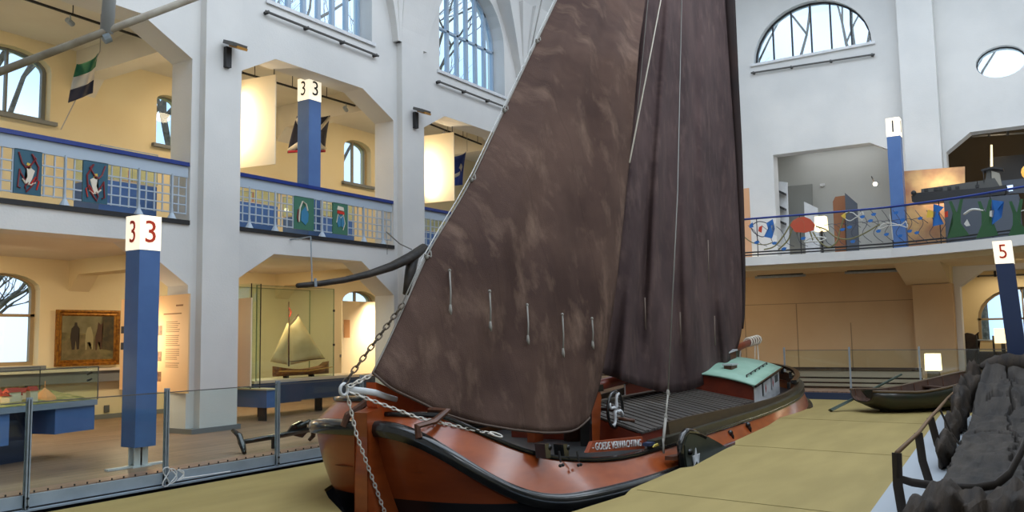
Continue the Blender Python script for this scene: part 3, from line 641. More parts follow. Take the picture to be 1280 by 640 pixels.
# ---- mast case with winch wheel
for s_ in (-.55, .42):
    q = MB(); q.prism([(4.30, s_, -.05), (4.30, s_, .82), (4.40, s_, .87), (4.62, s_, .87), (4.68, s_, .7), (4.56, s_, -.05)], (0, .13, 0)); q.build('mast_case_cheek', orgM, ship)
q = MB(); q.box2((4.2, -.57, 0), (4.29, -.42, .84)); q.box2((4.22, -.58, .80), (4.7, -.40, .90)); q.build('mast_case_front', blackM, ship)
wc = spl(770, 512, 4.62); wcs = V((4.62, -.72, wc.z+.0)); wcs = sp(769, 512, -.74)
q = MB(); q.tube([wcs+V((.27*math.cos(a), 0, .27*math.sin(a))) for a in [2*math.pi*i/32 for i in range(32)]], .024, 8, loop=True); wheel = q.build('winch_wheel', blackM, ship, smooth=True)
for k in range(4):
    a0 = math.pi/2*k+.5; pts = [wcs+V((r_*math.cos(a0+.9*math.sin(r_*9)), -.01, r_*math.sin(a0+.9*math.sin(r_*9)))) for r_ in (.02, .07, .12, .17, .22, .26)]
    MB().tube(pts, [.028, .026, .022, .022, .024, .028], 6).build('wheel_spoke', whiteM, wheel, smooth=True)
MB().tube([wcs+V((.06, -.02, -.14)), wcs+V((.13, -.26, -.17))], .026, 8).build('wheel_handle', brownM, wheel, smooth=True)
MB().tube([wcs, V((wcs.x, .5, wcs.z))], .03, 8).build('winch_axle', blackM, ship)
# ---- hatch cover of crosswise boards
hM = mat('hatch_boards', S(98, 94, 90), .42, col2=S(74, 68, 62), sc=3, stretch=(9, .35, 1), coat=.15)
l0, l1 = 4.78, 9.85; nb = 44; hatch = None
q = MB(); q2 = MB()
for i in range(nb):
    a, b = l0+(l1-l0)*i/nb, l0+(l1-l0)*(i+1)/nb-.012; c = (a+b)/2; wn = 1.16+.27*(c-l0)/(l1-l0)+random.uniform(-.012, .012); zz = .17+.10*(c-l0)/(l1-l0); zr = .50+.02*(c-l0)/(l1-l0)
    t_ = .028 + (.012 if i % 2 else 0)
    for sg in (-1, 1):
        q.prism([(a, 0, zr), (b, 0, zr), (b, sg*wn, zz), (a, sg*wn, zz)], (0, 0, t_))
hatch = q.build('hatch_cover', hM, ship)
q = MB(); q.prism([(l0-.05, -.06, .53), (l1, -.06, .56), (l1, .06, .56), (l0-.05, .06, .53)], (0, 0, .035)); q.build('ridge_board', hM, hatch)
q = MB()
for sg in (-1, 1): q.prism([(l0, sg*1.08, .0), (l1, sg*1.36, .1), (l1, sg*1.36, .27), (l0, sg*1.08, .18)], (0, sg*.05, 0))
q.prism([(l0, -1.08, 0), (l0, 1.08, 0), (l0, 1.08, .17), (l0, 0, .5), (l0, -1.08, .17)], (.05, 0, 0)); q.build('hatch_coaming', redM, ship)
# ---- name board
A1, B1 = sp(735, 566, -1.72), sp(806, 561, -1.76); A2, B2 = sp(741, 552, -1.70), sp(803, 545.5, -1.74)
q = MB(); q.prism([A1, B1, B2, B2.lerp(A2, .93), A2], (0, .05, 0)); nb_ = q.build('name_board', mat('name_board_wood', S(150, 68, 34), .35, col2=S(128, 56, 30), sc=5), ship)
dv = (B1-A1); c = (A1+B1+A2+B2)/4
text('- GOEDE VERWACHTING -', .125, whiteM, nb_, frame_M(c+V((.0, -.012, 0)), B1-A1+(B2-A2), (0, .02, 1)), wx=.97)
# ---- bollards, cleats, hooks, fairlead
for x in (685, 708):
    b = sp(x, 566, -1.6); q = MB(); q.prism([b+V((-.04, 0, -.06)), b+V((-.07, 0, .10)), b+V((.02, 0, .10)), b+V((.06, 0, .02)), b+V((.06, 0, -.06))], (0, .13, 0)); q.ball(b+V((.05, .02, .05)), .04, 8, 6); q.build('bollard', blackM, ship)
    q = MB(); q.tube([b+V((.03, -.12, .02)), b+V((.03, -.14, -.10))], .012, 6); q.ball(b+V((0, -.15, -.13)), .02, 6, 5); q.ball(b+V((.06, -.15, -.13)), .02, 6, 5); q.build('chain_plate_bolt', darkM, ship)
for x, y in ((852, 0),):
    pass
for x, y, h in ((913, 549, .15), (935, 539, .20)):
    b = sp(x, y-8, -2.0); q = MB(); q.tube([b, b+V((0, -.03, -.06)), b+V((0.02, -.03, -h))], [.035, .03, .012], 6); q.ball(b, .045, 8, 6); q.build('hull_hook', blackM, ship)
q = MB(); q.prism([sp(812, 554, -1.93), sp(843, 546, -1.93), sp(843, 549, -1.93), sp(812, 558, -1.93)], (0, .1, 0)); q.build('fairlead_slot', dblueM, ship)
q = MB(); a = sp(815, 559, -2.0)
for k in range(4): q.tube([a+V((.03*k, -.01, .0)), a+V((.05+.03*k, -.02, .03)), a+V((.1+.03*k, -.01, .0))], .008, 5)
q.build('yellow_cord', mat('yellow_cord', S(206, 190, 90), .7), ship)
q = MB(); q.prism([sp(831, 570, -2.05), sp(853, 566, -2.05), sp(853, 572, -2.05), sp(831, 575, -2.05)], (0, -.12, 0)); q.build('leeboard_step', brownM, ship)
q = MB(); q.prism([sp(897, 556, -2.0), sp(917, 549, -2.0), sp(917, 562, -2.0), sp(890, 570, -2.0)], (0, -.10, 0)); q.build('leeboard_rest', redM, ship)
# ---- leeboard
lb = [(858, 539), (866, 539.5), (880, 546), (893, 553), (907, 562), (912, 572), (893, 590), (862, 592), (853, 585), (851, 572), (850, 556), (853, 545)]
q = MB(); q.prism([sp(x, y, -2.16) for x, y in lb], (0, -.07, 0)); lee = q.build('leeboard', mat('dark_green_board', S(42, 50, 42), .6, col2=S(54, 58, 46), sc=4), ship)
q = MB(); q.tube([sp(x, y, -2.20) for x, y in ((862, 592), (853, 585), (851, 572), (850, 556), (853, 545), (858, 539), (866, 539.5), (880, 546))], .045, 8); q.build('leeboard_edge', blackM, lee, smooth=True)
st = sp(869.5, 572, -2.24); q = MB(); q.prism([st + V((1.5*(.105 if k % 2 == 0 else .04)*math.sin(math.pi*k/5), 0, (.13 if k % 2 == 0 else .045)*math.cos(math.pi*k/5))) for k in range(10)], (0, -.012, 0)); q.build('star', whiteM, lee)
q = MB(); q.ball(sp(862, 565, -2.24), .045, 8, 6); q.build('leeboard_bolt', blackM, lee)
# ---- deckhouse
def dz(l): return .19 + .17*(l-9.9)/2.8
ca, cb = 9.9, 12.75; wa, wb = 1.40, 1.20
def hs(l): return wa+(wb-wa)*(l-ca)/(cb-ca)
house = MB()
def sect(l, s_): # roof height, cambered
    w = hs(l); return .60+.23*(l-ca)/(cb-ca) + .24*(1-(s_/w)**2)
ss = [-1+i/8 for i in range(17)]
front = [(ca, -wa, .0)] + [(ca, s_*wa, sect(ca, s_*wa)-.03) for s_ in ss] + [(ca, wa, .0)]
q = MB(); q.prism(front, (.04, 0, 0)); q.build('deckhouse_front', redM, ship)
back = [(cb, -wb, .1)] + [(cb, s_*wb, sect(cb, s_*wb)-.03) for s_ in ss] + [(cb, wb, .1)]
q = MB(); q.prism(back, (-.04, 0, 0)); q.build('deckhouse_back', redM, ship)
for sg in (-1, 1):
    q = MB(); q.prism([(ca, sg*wa, 0), (cb, sg*wb, .1), (cb, sg*wb, sect(cb, wb)-.02), (ca, sg*wa, sect(ca, wa)-.02)], (0, -sg*.04, 0)); side = q.build('deckhouse_side', whiteM, ship)
    for f0, f1, dark in ((.30, .335, 1), (.62, .655, 1)):
        la, lb_ = ca+(cb-ca)*f0, ca+(cb-ca)*f1; q = MB(); q.prism([(la, sg*(hs(la)+.003), sect(la, hs(la))-.34), (lb_, sg*(hs(lb_)+.003), sect(lb_, hs(lb_))-.34), (lb_, sg*(hs(lb_)+.003), sect(lb_, hs(lb_))-.08), (la, sg*(hs(la)+.003), sect(la, hs(la))-.08)], (0, sg*.006, 0)); q.build('window_slit', darkM, side)
    for f0, f1 in ((.34, .60), (.66, .76)):
        la, lb_ = ca+(cb-ca)*f0, ca+(cb-ca)*f1; q = MB(); q.prism([(la, sg*(hs(la)+.004), sect(la, hs(la))-.35), (lb_, sg*(hs(lb_)+.004), sect(lb_, hs(lb_))-.35), (lb_, sg*(hs(lb_)+.004), sect(lb_, hs(lb_))-.07), (la, sg*(hs(la)+.004), sect(la, hs(la))-.07)], (0, sg*.02, 0)); sh = q.build('shutter', whiteM, side)
        lm = la*.8+lb_*.2; z = sect(lm, hs(lm))-.21; q = MB(); q.prism([(lm-.04, sg*(hs(lm)+.026), z), (lm, sg*(hs(lm)+.026), z-.09), (lm+.04, sg*(hs(lm)+.026), z), (lm, sg*(hs(lm)+.026), z+.09)], (0, sg*.004, 0)); q.build('red_diamond', mat('red_paint', S(176, 40, 30), .4), sh)
    la, lb_ = ca+(cb-ca)*.80, ca+(cb-ca)*.93; q = MB(); q.prism([(la, sg*(hs(la)+.003), sect(la, hs(la))-.26), (lb_, sg*(hs(lb_)+.003), sect(lb_, hs(lb_))-.26), (lb_, sg*(hs(lb_)+.003), sect(lb_, hs(lb_))-.1), (la, sg*(hs(la)+.003), sect(la, hs(la))-.1)], (0, sg*.006, 0)); q.build('deckhouse_window', mat('grey_glass', S(130, 136, 134), .15), side)
rows = [[(l, s_*(hs(l)+.05), sect(l, s_*hs(l))+.0) for s_ in ss] for l in (ca-.06, ca+.7, ca+1.4, ca+2.1, cb+.08)]
roof = MB().grid(rows).build('deckhouse_roof', mintM, ship, smooth=True, solid=.035)
for sg in (-1, 1):
    q = MB(); q.tube([(l, sg*(hs(l)+.06), sect(l, hs(l))-.01) for l in (ca-.06, ca+1, ca+2, cb+.08)], .028, 6); q.build('roof_edge', blackM, roof)
q = MB(); pts = []
for i in range(6):
    l = ca+.45+2.15*i/5; s_ = -(hs(l)-.22); z = sect(l, s_); pts.append((l, s_, z+.075)); q.tube([(l, s_, z), (l, s_, z+.075)], .014, 6)
q.tube(pts, .013, 6); q.build('roof_handrail', darkM, roof)
# skylight box and companion hatch on the deckhouse roof
def tbox(name, c, sz, lid, m, ml, tilt=.0):
    b = MB(); b.box(c, sz, Matrix.Rotation(tilt, 3, 'Y')); b_o = b.build(name, m, roof); t = MB(); t.box(V(c)+V((0, 0, sz[2]/2+.012)), (sz[0]+.06, sz[1]+.06, .03), Matrix.Rotation(tilt, 3, 'Y')); t.build(name+'_lid', ml, b_o)
    return b_o
greylid = mat('grey_lid', S(186, 188, 190), .4)
tbox('skylight', (12.25, .05, sect(12.25, .05)+.09), (.8, .62, .18), 1, brownM, greylid, -.08)
p = sp(905, 459, -.5); tbox('roof_locker', (11.0, -.62, sect(11.0, -.62)+.04), (.42, .16, .09), 1, brownM, greylid)
# ---- rudder head with green top
rh = sp(952, 455, 0); rx = LB-.05
q = MB(); q.prism([(LB-.1, -.05, -.8), (LB+.30, -.05, -.8), (LB+.25, -.05, .6), (LB-.02, -.05, .95), (LB-.12, -.05, .95)], (0, .1, 0)); rud = q.build('rudder', brownM, ship)
q = MB(); c = sp(953, 446, 0); c = V((LB-.1, .15, 1.0)); q.prism([c+V((-.30, -.1, -.12)), c+V((-.12, -.1, .25)), c+V((.10, -.1, .28)), c+V((.16, -.1, .12)), c+V((-.05, -.1, -.22))], (0, .2, 0)); q.build('rudder_head', mat('rudder_green', S(50, 84, 66), .4), rud)
q = MB(); q.prism([c+V((.02, -.112, .20)), c+V((.12, -.112, .22)), c+V((-.02, -.112, -.12)), c+V((-.10, -.112, -.12))], (0, .01, 0)); q.build('rudder_stripe', whiteM, rud)
MB().tube([c+V((0, 0, -.1)), c+V((-1.4, -.1, -.12)), c+V((-2.2, -.15, -.18))], [.06, .05, .035], 8).build('tiller', redM, rud, smooth=True)
for x, y, s_ in ((939, 452, 0), (945, 455, -.2)):
    pass
q = MB(); q.box((LB-.5, 0, .62), (.22, .5, .3)); q.build('stern_locker', mat('stern_orange', S(206, 92, 36), .4), ship)
#@@REST
# ================================================================== BALCONIES OF THE LEFT WALL
panM = mat('panel_teal', S(44, 92, 112), .5); pan2M = mat('panel_green', S(66, 118, 96), .5); creamM = mat('cream_paint', S(224, 214, 196), .6)
yellowM = mat('yellow_paint', S(222, 186, 70), .5); maroonM = mat('maroon_paint', S(130, 44, 50), .5)
pblueM = mat('panel_light_blue', S(60, 130, 170), .5); redpM = mat('bright_red', S(206, 52, 34), .5)
def balustrade(a, b, label, panels=(), posts=6):
    root = thing('balustrade', label, 'balustrade', ((a+b)/2, WY+.08, FZ), 0, 'balustrades of the left gallery')
    Y = WY+.08
    def bx(nm, p, q, m, par=root): return MB().box2(p, q).build(nm, m, par, world=True)
    bx('handrail', (a+.02, Y-.09, FZ+1.03), (b-.02, Y+.05, FZ+1.10), navyM)
    bx('fascia', (a+.02, Y-.05, FZ+.82), (b-.02, Y-.01, FZ+1.03), lblueM)
    q = MB(); n = int((b-a)/.165)
    skip = lambda x: any(p[0] < x < p[1] for p in panels)
    for i in range(n+1):
        x = a+.04+(b-a-.08)*i/n
        if not skip(x): q.box2((x-.011, Y-.035, FZ+.13), (x+.011, Y-.013, FZ+.82))
    segs = []; x0 = a+.04
    for p in sorted(panels): segs.append((x0, p[0])); x0 = p[1]
    segs.append((x0, b-.04))
    for z in (.15, .31, .47, .63):
        for u, v in segs:
            if v > u: q.box2((u, Y-.04, FZ+z-.011), (v, Y-.012, FZ+z+.011))
    q.build('lattice', lblueM, root, world=True)
    for i in range(posts):
        x = a+.35+(b-a-.7)*i/(posts-1)
        if skip(x): continue
        q = MB(); q.tube([(x, Y-.05, FZ+.14), (x, Y-.05, FZ+.85)], .020, 8); q.lathe([(.085, FZ+.02), (.07, FZ+.05), (.03, FZ+.13), (.025, FZ+.2)], (x, Y-.05, 0), 12); q.build('post', lblueM, root, world=True)
    for k, p in enumerate(sorted(panels)):
        x0, x1, kind = p; c = (x0+x1)/2; w = x1-x0; y = Y-.05
        pn = bx('painted_panel', (x0+.01, y, FZ+.13), (x1-.01, y+.035, FZ+.83), panM if kind < 2 else pan2M)
        P = lambda u, v: (c+u*w*.5, y-.012, FZ+.48+v*.33)
        def shape(nm, pts, m): MB().prism([P(*t) for t in pts], (0, .012, 0)).build(nm, m, pn, world=True)
        def line(nm, pts, m, r=.012): MB().tube([P(*t) for t in pts], r, 5).build(nm, m, pn, world=True)
        if kind < 2:
            s_ = 1 if kind == 0 else -1
            shape('figure_body', [(-.15*s_, .35), (.45*s_, .1), (.25*s_, -.35), (.05*s_, -.62), (-.25*s_, -.55), (-.05*s_, -.2)], creamM)
            shape('figure_head', [(-.1*s_, .45), (.12*s_, .42), (.2*s_, .22), (0, .14), (-.15*s_, .22)], yellowM)
            line('figure_ribbon', [(-.7*s_, .9), (-.45*s_, .4), (-.2*s_, .2), (.1*s_, .3), (.5*s_, .7), (.2*s_, .9), (.7*s_, .3), (.6*s_, -.3), (.2*s_, -.7), (-.1*s_, -.95), (-.2*s_, -.7), (.0, -.5)], maroonM, .014)
            line('figure_leg', [(.2*s_, -.55), (.5*s_, -.2), (.75*s_, -.4), (.6*s_, -.8)], redpM, .012)
            line('figure_arm', [(-.2*s_, -.4), (-.5*s_, -.1), (-.6*s_, .1), (-.7*s_, -.75), (-.5*s_, -.8)], maroonM, .012)
            line('figure_sash', [(-.4*s_, -.35), (-.2*s_, -.5), (.2*s_, -.6), (.5*s_, -.45)], creamM, .014)
        elif kind == 2:
            shape('swan_wing', [(-.3, .1), (.1, .45), (.4, 0), (.35, -.5), (.1, -.75), (-.35, -.5)], pblueM)
            line('swan_neck', [(-.55, -.6), (-.5, -.1), (-.45, .3), (-.2, .75), (.15, .6), (.3, .2)], creamM, .018)
            line('swan_foot', [(-.6, .2), (-.7, -.3), (-.6, -.6)], maroonM, .012)
        else:
            shape('vase_leaf', [(-.4, .1), (-.05, .3), (.0, -.5), (-.3, -.6), (-.5, -.2)], pblueM); shape('vase_leaf', [(.1, .3), (.45, .1), (.5, -.3), (.3, -.6), (.05, -.5)], pblueM)
            line('vase_outline', [(-.55, -.3), (-.35, .3), (0, .05), (.35, .3), (.55, -.3), (.3, -.75)], creamM, .010)
            shape('flower_band', [(-.45, .35), (.5, .3), (.45, .5), (-.4, .55)], redpM); shape('flower_band_top', [(-.45, .6), (.45, .55), (.35, .8), (-.35, .85)], creamM)
    return root
Xp = lambda px: onY(px, 240, WY+.08).x
balustrade(5.2, 9.85, 'blue-topped pale lattice balustrade with two teal panels of dancing figures', ((Xp(13.5), Xp(50), 0), (Xp(100.5), Xp(133), 1)), 7)
balustrade(10.9, 15.55, 'blue-topped pale lattice balustrade with two green panels, above the model ship case', ((Xp(365.5), Xp(391), 2), (Xp(414), Xp(433), 3)), 7)
balustrade(16.65, 21.25, 'blue-topped pale lattice balustrade partly hidden by the foresail', (), 6)
# ================================================================== NUMBERED COLUMNS
signM = mat('lit_sign', S(255, 246, 226), .5, emit=(1, .90, .70, 1), es=.75)
def column(label, x, y, z0, z1, zs, side, digit, nm, foot=None, group=None, lean=0):
    root = thing('numbered_column', label, 'column', (x, y, z0), 0, group); h = side/2
    MB().box2((-h, -h, (foot or 0)), (h, h, z1-z0)).build('shaft', blueM, root)
    sg = MB().box2((-h-.006, -h-.006, z1-z0), (h+.006, h+.006, zs-z0)).build('sign_box', signM, root)
    zc = (z1+zs)/2-z0; s_ = (zs-z1)*.92
    text(digit, s_, nm, sg, frame_M((0, -h-.010, zc), (1, 0, 0), (0, 0, 1)), 'numeral', .003)
    text(digit, s_, nm, sg, frame_M((-h-.010, 0, zc), (0, -1, 0), (0, 0, 1)), 'numeral', .003, wx=.8)
    if foot:
        q = MB(); q.box2((-.10, -.07, .02), (.10, -.05, foot+.02)); q.box2((-.10, .05, .02), (.10, .07, foot+.02)); q.box2((-.012, -.07, .02), (.012, .07, foot+.02)); q.box2((-.14, -.1, 0), (.14, .1, .02)); q.build('steel_stub', whiteM, root)
        for a, b in ((-.45, -.14), (.14, .42)): MB().box2((a, -.04, 0), (b, .04, .025)).build('foot_plate', whiteM, root)
    if lean: root.rotation_euler = (math.radians(lean), 0, 0)
    return root
column('tall blue column with a lit sign of red threes, standing on the board floor', 7.01, 10.56, 0, 2.90, 3.37, .31, '3', numRed, .27)
column('blue column with a lit sign of black threes on the upper left gallery', 13.42, 14.1, FZ, 7.02, 7.53, .36, '3', numBlack)
column('blue column with a lit sign of a black 1 on the end balcony', 25.35, 3.72, FZ, 6.98, 7.5, .34, '1', numBlack)
P5 = onD(1256, 330, 15.2); P5b = onD(1275, 470, 15.2)
root = thing('numbered_column', 'dark blue leaning column with a lit sign of a red 5 behind the wreck', 'column', (P5b.x, P5b.y, RZ)); d5 = (P5-P5b).normalized()
xa = V((0, -1, 0)); q = MB(); b0 = V((0, 0, 0)); up5 = V(((P5-P5b).x/(P5-P5b).z, (P5-P5b).y/(P5-P5b).z, 1)); base5 = V((P5b.x, P5b.y, P5b.z)) - up5*(P5b.z-RZ)
root.location = base5; root.location.z += .05; hgt = P5.z-RZ-.05; sgh = .40
def slant(w, z0, z1): return [[up5*z + V((a*w, b*w, 0)) for a, b in ((-1, -1), (1, -1), (1, 1), (-1, 1))] for z in (z0, z1)]
MB().rings(slant(.14, 0, hgt)).build('shaft', mat('shaft_dark_blue', S(52, 66, 100), .5), root); sg5 = MB().rings(slant(.145, hgt, hgt+sgh)).build('sign_box', signM, root)
text('5', .36, numRed, sg5, frame_M(up5*(hgt+sgh/2)+V((-.152, 0, 0)), (0, -1, 0), up5), 'numeral', .003, wx=.85)
# ================================================================== STEEL POSTS AND GLASS OF THE BOARD FLOOR
posts = [1.7+1.73*i for i in range(10)]
posts = [3.42, 5.14, 6.88, 8.72, 10.5, 12.3, 14.1]
lab = ['steel balustrade post on the deck edge at the far left of the frame', 'steel balustrade post in front of the town model', 'steel balustrade post right of the numbered red three column, cables at its foot', 'steel balustrade post beside the anchor', 'steel balustrade post behind the bow ring', 'steel balustrade post behind the foresail', 'steel balustrade post behind the mainsail']
for x, lb_ in zip(posts, lab):
    if x < 4 or x > 11: continue
    root = thing('balustrade_post', lb_, 'post', (x, 9.80, -.16), 0, 'steel posts along the deck edge')
    q = MB(); q.box2((-.022, -.05, 0), (.022, -.038, 1.22)); q.box2((-.022, .0, 0), (.022, .012, 1.22)); q.box2((-.006, -.05, 0), (.006, .01, 1.20)); q.build('upright', steelM, root)
    q = MB(); q.lathe([(.014, -.01), (.014, .01)], (0, -.055, .12), 8, Matrix.Rotation(math.pi/2, 3, 'X')); q.lathe([(.014, -.01), (.014, .01)], (0, -.055, .03), 8, Matrix.Rotation(math.pi/2, 3, 'X')); q.build('bolts', darkM, root)
for a, b, nm in ((3.42, 5.14, 'in front of the left end of the town model'), (5.14, 6.88, 'in front of the numbered red three column'), (6.88, 8.72, 'between the red three column and the anchor post'), (8.72, 10.5, 'between the anchor post and the bow ring'), (10.5, 12.3, 'behind the foresail')):
    root = thing("glass_barrier", "clear glass balustrade panel "+nm, "glass barrier", ((a+b)/2, 9.78, .0), 0, 'glass panels along the deck edge')
    h = (b-a)/2-.03; MB().box2((-h, -.005, .06), (h, .005, 1.0)).build('pane', glassM, root); MB().box2((-h, -.008, 1.0), (h, .008, 1.012)).build('top_edge', rodM, root)
# cable tangle at the foot of the third post
q = MB(); c = V((6.95, 9.72, -.02))
for k in range(3): q.tube([c+V((.10*k-.1+.05*math.sin(a*2+k), -.01*k, .12*math.sin(a)*(1-.2*k)-.03)) for a in [2*math.pi*i/14 for i in range(15)]], .008, 5)
q.tube([c+V((.1, 0, -.08)), c+V((.4, 0, -.09)), c+V((.9, .01, -.10))], .008, 5); tag(q.build('cable_bundle', whiteM), 'tangle of pale cables at the foot of a steel post', 'cable')
# ================================================================== ANCHOR
A = onY(299, 552, 10.35); B = onY(392, 537, 10.35)
root = thing('anchor', 'old black iron anchor lying along the edge of the board floor', 'anchor', (A.x, 10.35, 0))
l_ = (B.x-A.x); zA, zB = .16, B.z if B.z > .1 else .2
zB = .22
MB().tube([(0, 0, zA), (l_*.5, 0, zA+.02), (l_, 0, zB)], [.035, .042, .05], 8).build('shank', blackM, root, smooth=True)
MB().tube([(-.05, -.18, .02), (.02, -.05, .12), (.04, .05, .26), (.0, .16, .34)], [.03, .05, .05, .03], 8, flat=(.7, 1)).build('stock', blackM, root, smooth=True)
q = MB(); q.tube([(l_, -.0, zB), (l_*.93, -.0, zB+.12), (l_*.76, 0, zB+.06)], [.05, .04, .03], 8)
q.tube([(l_, 0, zB), (l_+.04, .05, .1), (l_+.02, .12, .03)], [.05, .04, .03], 8); q.build('arm', blackM, root, smooth=True)
q = MB(); q.prism([(l_*.62, 0, zB-.02), (l_*.70, 0, zB+.10), (l_*.82, 0, zB+.15), (l_*.90, 0, zB+.10), (l_*.92, 0, zB-.04), (l_*.84, 0, zB-.12), (l_*.74, 0, zB-.08)], (0, .035, 0)); q.build('palm', blackM, root)
MB().box2((l_*.42, -.02, 0), (l_*.45, .02, .2)).build('support', darkM, root)
# ================================================================== TOWN MODEL TABLE (rotated)
A = onZ(5, 510, .82); B = onZ(122, 499, .82); ang = math.atan2(B.y-A.y, B.x-A.x)
root = thing('town_model_table', 'low blue display table with a glass case over a model town, left of the column', 'display table', (B.x, B.y, 0), ang)
Lt, Dt = 3.6, 1.15
MB().box2((-Lt, 0, .74), (0, Dt, .82)).build('table_slab', mat('table_grey', S(132, 146, 162), .5), root)
MB().box2((-.72, .03, .38), (-.02, Dt-.05, .74)).build('drawer_box', blueM, root)
MB().box2((-3.4, .03, .32), (-1.45, .5, .74)).build('drawer_box', blueM, root)
MB().box2((-1.45, .5, .2), (-.72, .55, .74)).build('back_panel', dblueM, root)
for x in (-.95, -2.6): MB().box2((x-.35, .55, 0), (x+.3, .62, .5)).build('leg', dblueM, root)
q = MB(); t = .008
q.box2((-Lt, 0, .82), (0, t, 1.30)); q.box2((-Lt, Dt-t, .82), (0, Dt, 1.30)); q.box2((-t, t, .82), (0, Dt-t, 1.30)); q.build('glass_case', glassM, root)
q = MB()
for y in (0, Dt): q.box2((-Lt, y-.006, 1.295), (0, y+.006, 1.31))
for x in (0, -1.72, -Lt):
    for y in (0, Dt): q.box2((x-.006, y-.006, .82), (x+.006, y+.006, 1.30))
q.build('case_edges', rodM, root)
land = MB().grid([[(-Lt+.05+(Lt-.1)*i/40, .05+(Dt-.1)*j/12, (.835+.03*noise.noise(V((i*.25, j*.4, 0)))+.012*j if 0 < j < 12 else .825)) for i in range(41)] for j in range(13)]).build('model_landscape', mat('model_green', S(120, 118, 60), .9, col2=S(184, 160, 96), sc=9), root, smooth=True)
hw = mat('model_wall', S(222, 206, 176), .8); hr = mat('model_roof', S(160, 60, 40), .8); tg = mat('model_tree', S(70, 90, 40), .9)
random.seed(3)
for i in range(34):
    x = random.uniform(-2.1, -.78) if i < 24 else random.uniform(-3.2, -2.1); y = random.uniform(.15, .95); w, d, h = random.uniform(.10, .2), random.uniform(.08, .12), random.uniform(.09, .17); rz = random.uniform(-.5, .5)
    R = Matrix.Rotation(rz, 3, 'Z'); c = V((x, y, .84)); q = MB(); q.box(c+V((0, 0, h/2)), (w, d, h), R); hs_ = q.build('model_house', hw, land)
    q = MB(); q.prism([c+R@V((-w/2-.01, -d/2-.01, h)), c+R@V((-w/2-.01, d/2+.01, h)), c+R@V((-w/2-.01, 0, h+.06))], R@V((w+.02, 0, 0))); q.build('model_roof', hr, hs_)
for i in range(14):
    x = random.uniform(-3.2, -.1); y = random.uniform(.12, 1.0); q = MB(); q.ball((x, y, .87), (.04, .04, .035), 8, 5); q.build('model_tree', tg, land)
q = MB(); q.lathe([(.17, .83), (.14, .90), (.07, .97), (.01, 1.02)], (-.62, .35, 0), 12); q.tube([(-.62, .35, 1.0), (-.62, .35, 1.12)], .006, 5); q.build('model_haystack', mat('straw', S(226, 158, 96), .8), land)
for x, y, z in ((-.06, .06, 1.22), (-.06, .06, 1.13)):
    q = MB(); q.tube([(x, y, z), (x-.06, y+.03, z-.03)], .014, 8); q.build('case_spot', darkM, root)
bulb = mat('bulb_glow', (1, .9, .7, 1), .5, emit=(1, .82, .5, 1), es=14)
for x, y in ((-1.60, .1), (-1.55, 1.0)):
    q = MB(); q.ball((x, y, 1.22), .022, 8, 6); q.build('lit_bulb', bulb, root)
light('POINT', tuple(mw(root) @ V((-1.6, .5, 1.2))), 11, WARM2, .05)
# ================================================================== PAINTING, SHELF, SOCKET, INFO PANELS
Yp = BY-.05; pt = [onY(73, 387, Yp), onY(150, 388, Yp), onY(148, 458, Yp), onY(67, 456, Yp)]
x0, x1, z0, z1 = (pt[0].x+pt[3].x)/2, pt[1].x, (pt[2].z+pt[3].z)/2, pt[0].z
root = thing('framed_painting', 'gold framed oil painting of a farmer with two horses on the back wall', 'painting', ((x0+x1)/2, BY-.005, z0)); hw_ = (x1-x0)/2; hh = z1-z0
goldM = mat('gilt_frame', S(176, 122, 40), .35, .6, col2=S(120, 76, 26), sc=14)
pm = mat('canvas_landscape', S(66, 62, 34), .6, col2=S(134, 124, 78), sc=2.2, stretch=(1, 1, 1.6))
sec_ = [(0, 0), (0, -.07), (.04, -.085), (.07, -.05), (.10, -.06), (.13, -.03), (.13, 0)]
cr_ = [(-1, 0, 1, 1), (1, 0, -1, 1), (1, 1, -1, -1), (-1, 1, 1, -1)]
q = MB(); q.rings([[(a*hw_ + sx*u, v, b*hh + sz*u) for u, v in sec_] for a, b, sx, sz in cr_], loop=True); q.build('picture_frame', goldM, root)
cv = MB().box2((-hw_+.12, -.03, .12), (hw_-.12, -.01, hh-.12)).build('canvas', pm, root)
def blob(nm, pts, m, d=-.034): MB().prism([(x, d, z) for x, z in pts], (0, .004, 0)).build(nm, m, cv)
fd = mat('figure_dark', S(44, 34, 22), .7); fw = mat('horse_grey', S(150, 142, 104), .7); fb = mat('horse_brown', S(70, 44, 24), .7); sk = mat('painted_sky', S(128, 122, 90), .7, col2=S(104, 98, 66), sc=4); tr_ = mat('painted_trees', S(50, 46, 26), .7, col2=S(78, 66, 34), sc=8); gr_ = mat('painted_path', S(122, 108, 72), .7, col2=S(90, 82, 48), sc=5)
blob('painted_sky', [(-hw_+.13, .72), (.2, .68), (.3, hh-.14), (-hw_+.13, hh-.13)], sk, -.032); blob('painted_path', [(-hw_+.13, .13), (.35, .13), (.1, .68), (-.3, .66), (-hw_+.13, .5)], gr_, -.032)
blob('painted_trees', [(.30, .35), (hw_-.13, .3), (hw_-.13, hh-.13), (.33, hh-.13), (.28, .7)], tr_, -.033)
blob('painted_farmer', [(-.36, .35), (-.30, .35), (-.28, .55), (-.25, .35), (-.20, .36), (-.22, .66), (-.20, .80), (-.25, .86), (-.26, .93), (-.31, .93), (-.32, .86), (-.38, .80), (-.40, .6)], fd)
blob('painted_grey_horse', [(-.06, .34), (-.03, .34), (-.02, .5), (.06, .5), (.08, .34), (.11, .35), (.12, .6), (.08, .76), (.05, .84), (-.02, .82), (-.06, .7), (-.07, .5)], fw)
blob('painted_brown_horse', [(.17, .33), (.20, .33), (.22, .5), (.27, .5), (.28, .34), (.31, .35), (.33, .62), (.31, .8), (.34, .94), (.28, .88), (.22, .94), (.2, .8), (.16, .62)], fb)
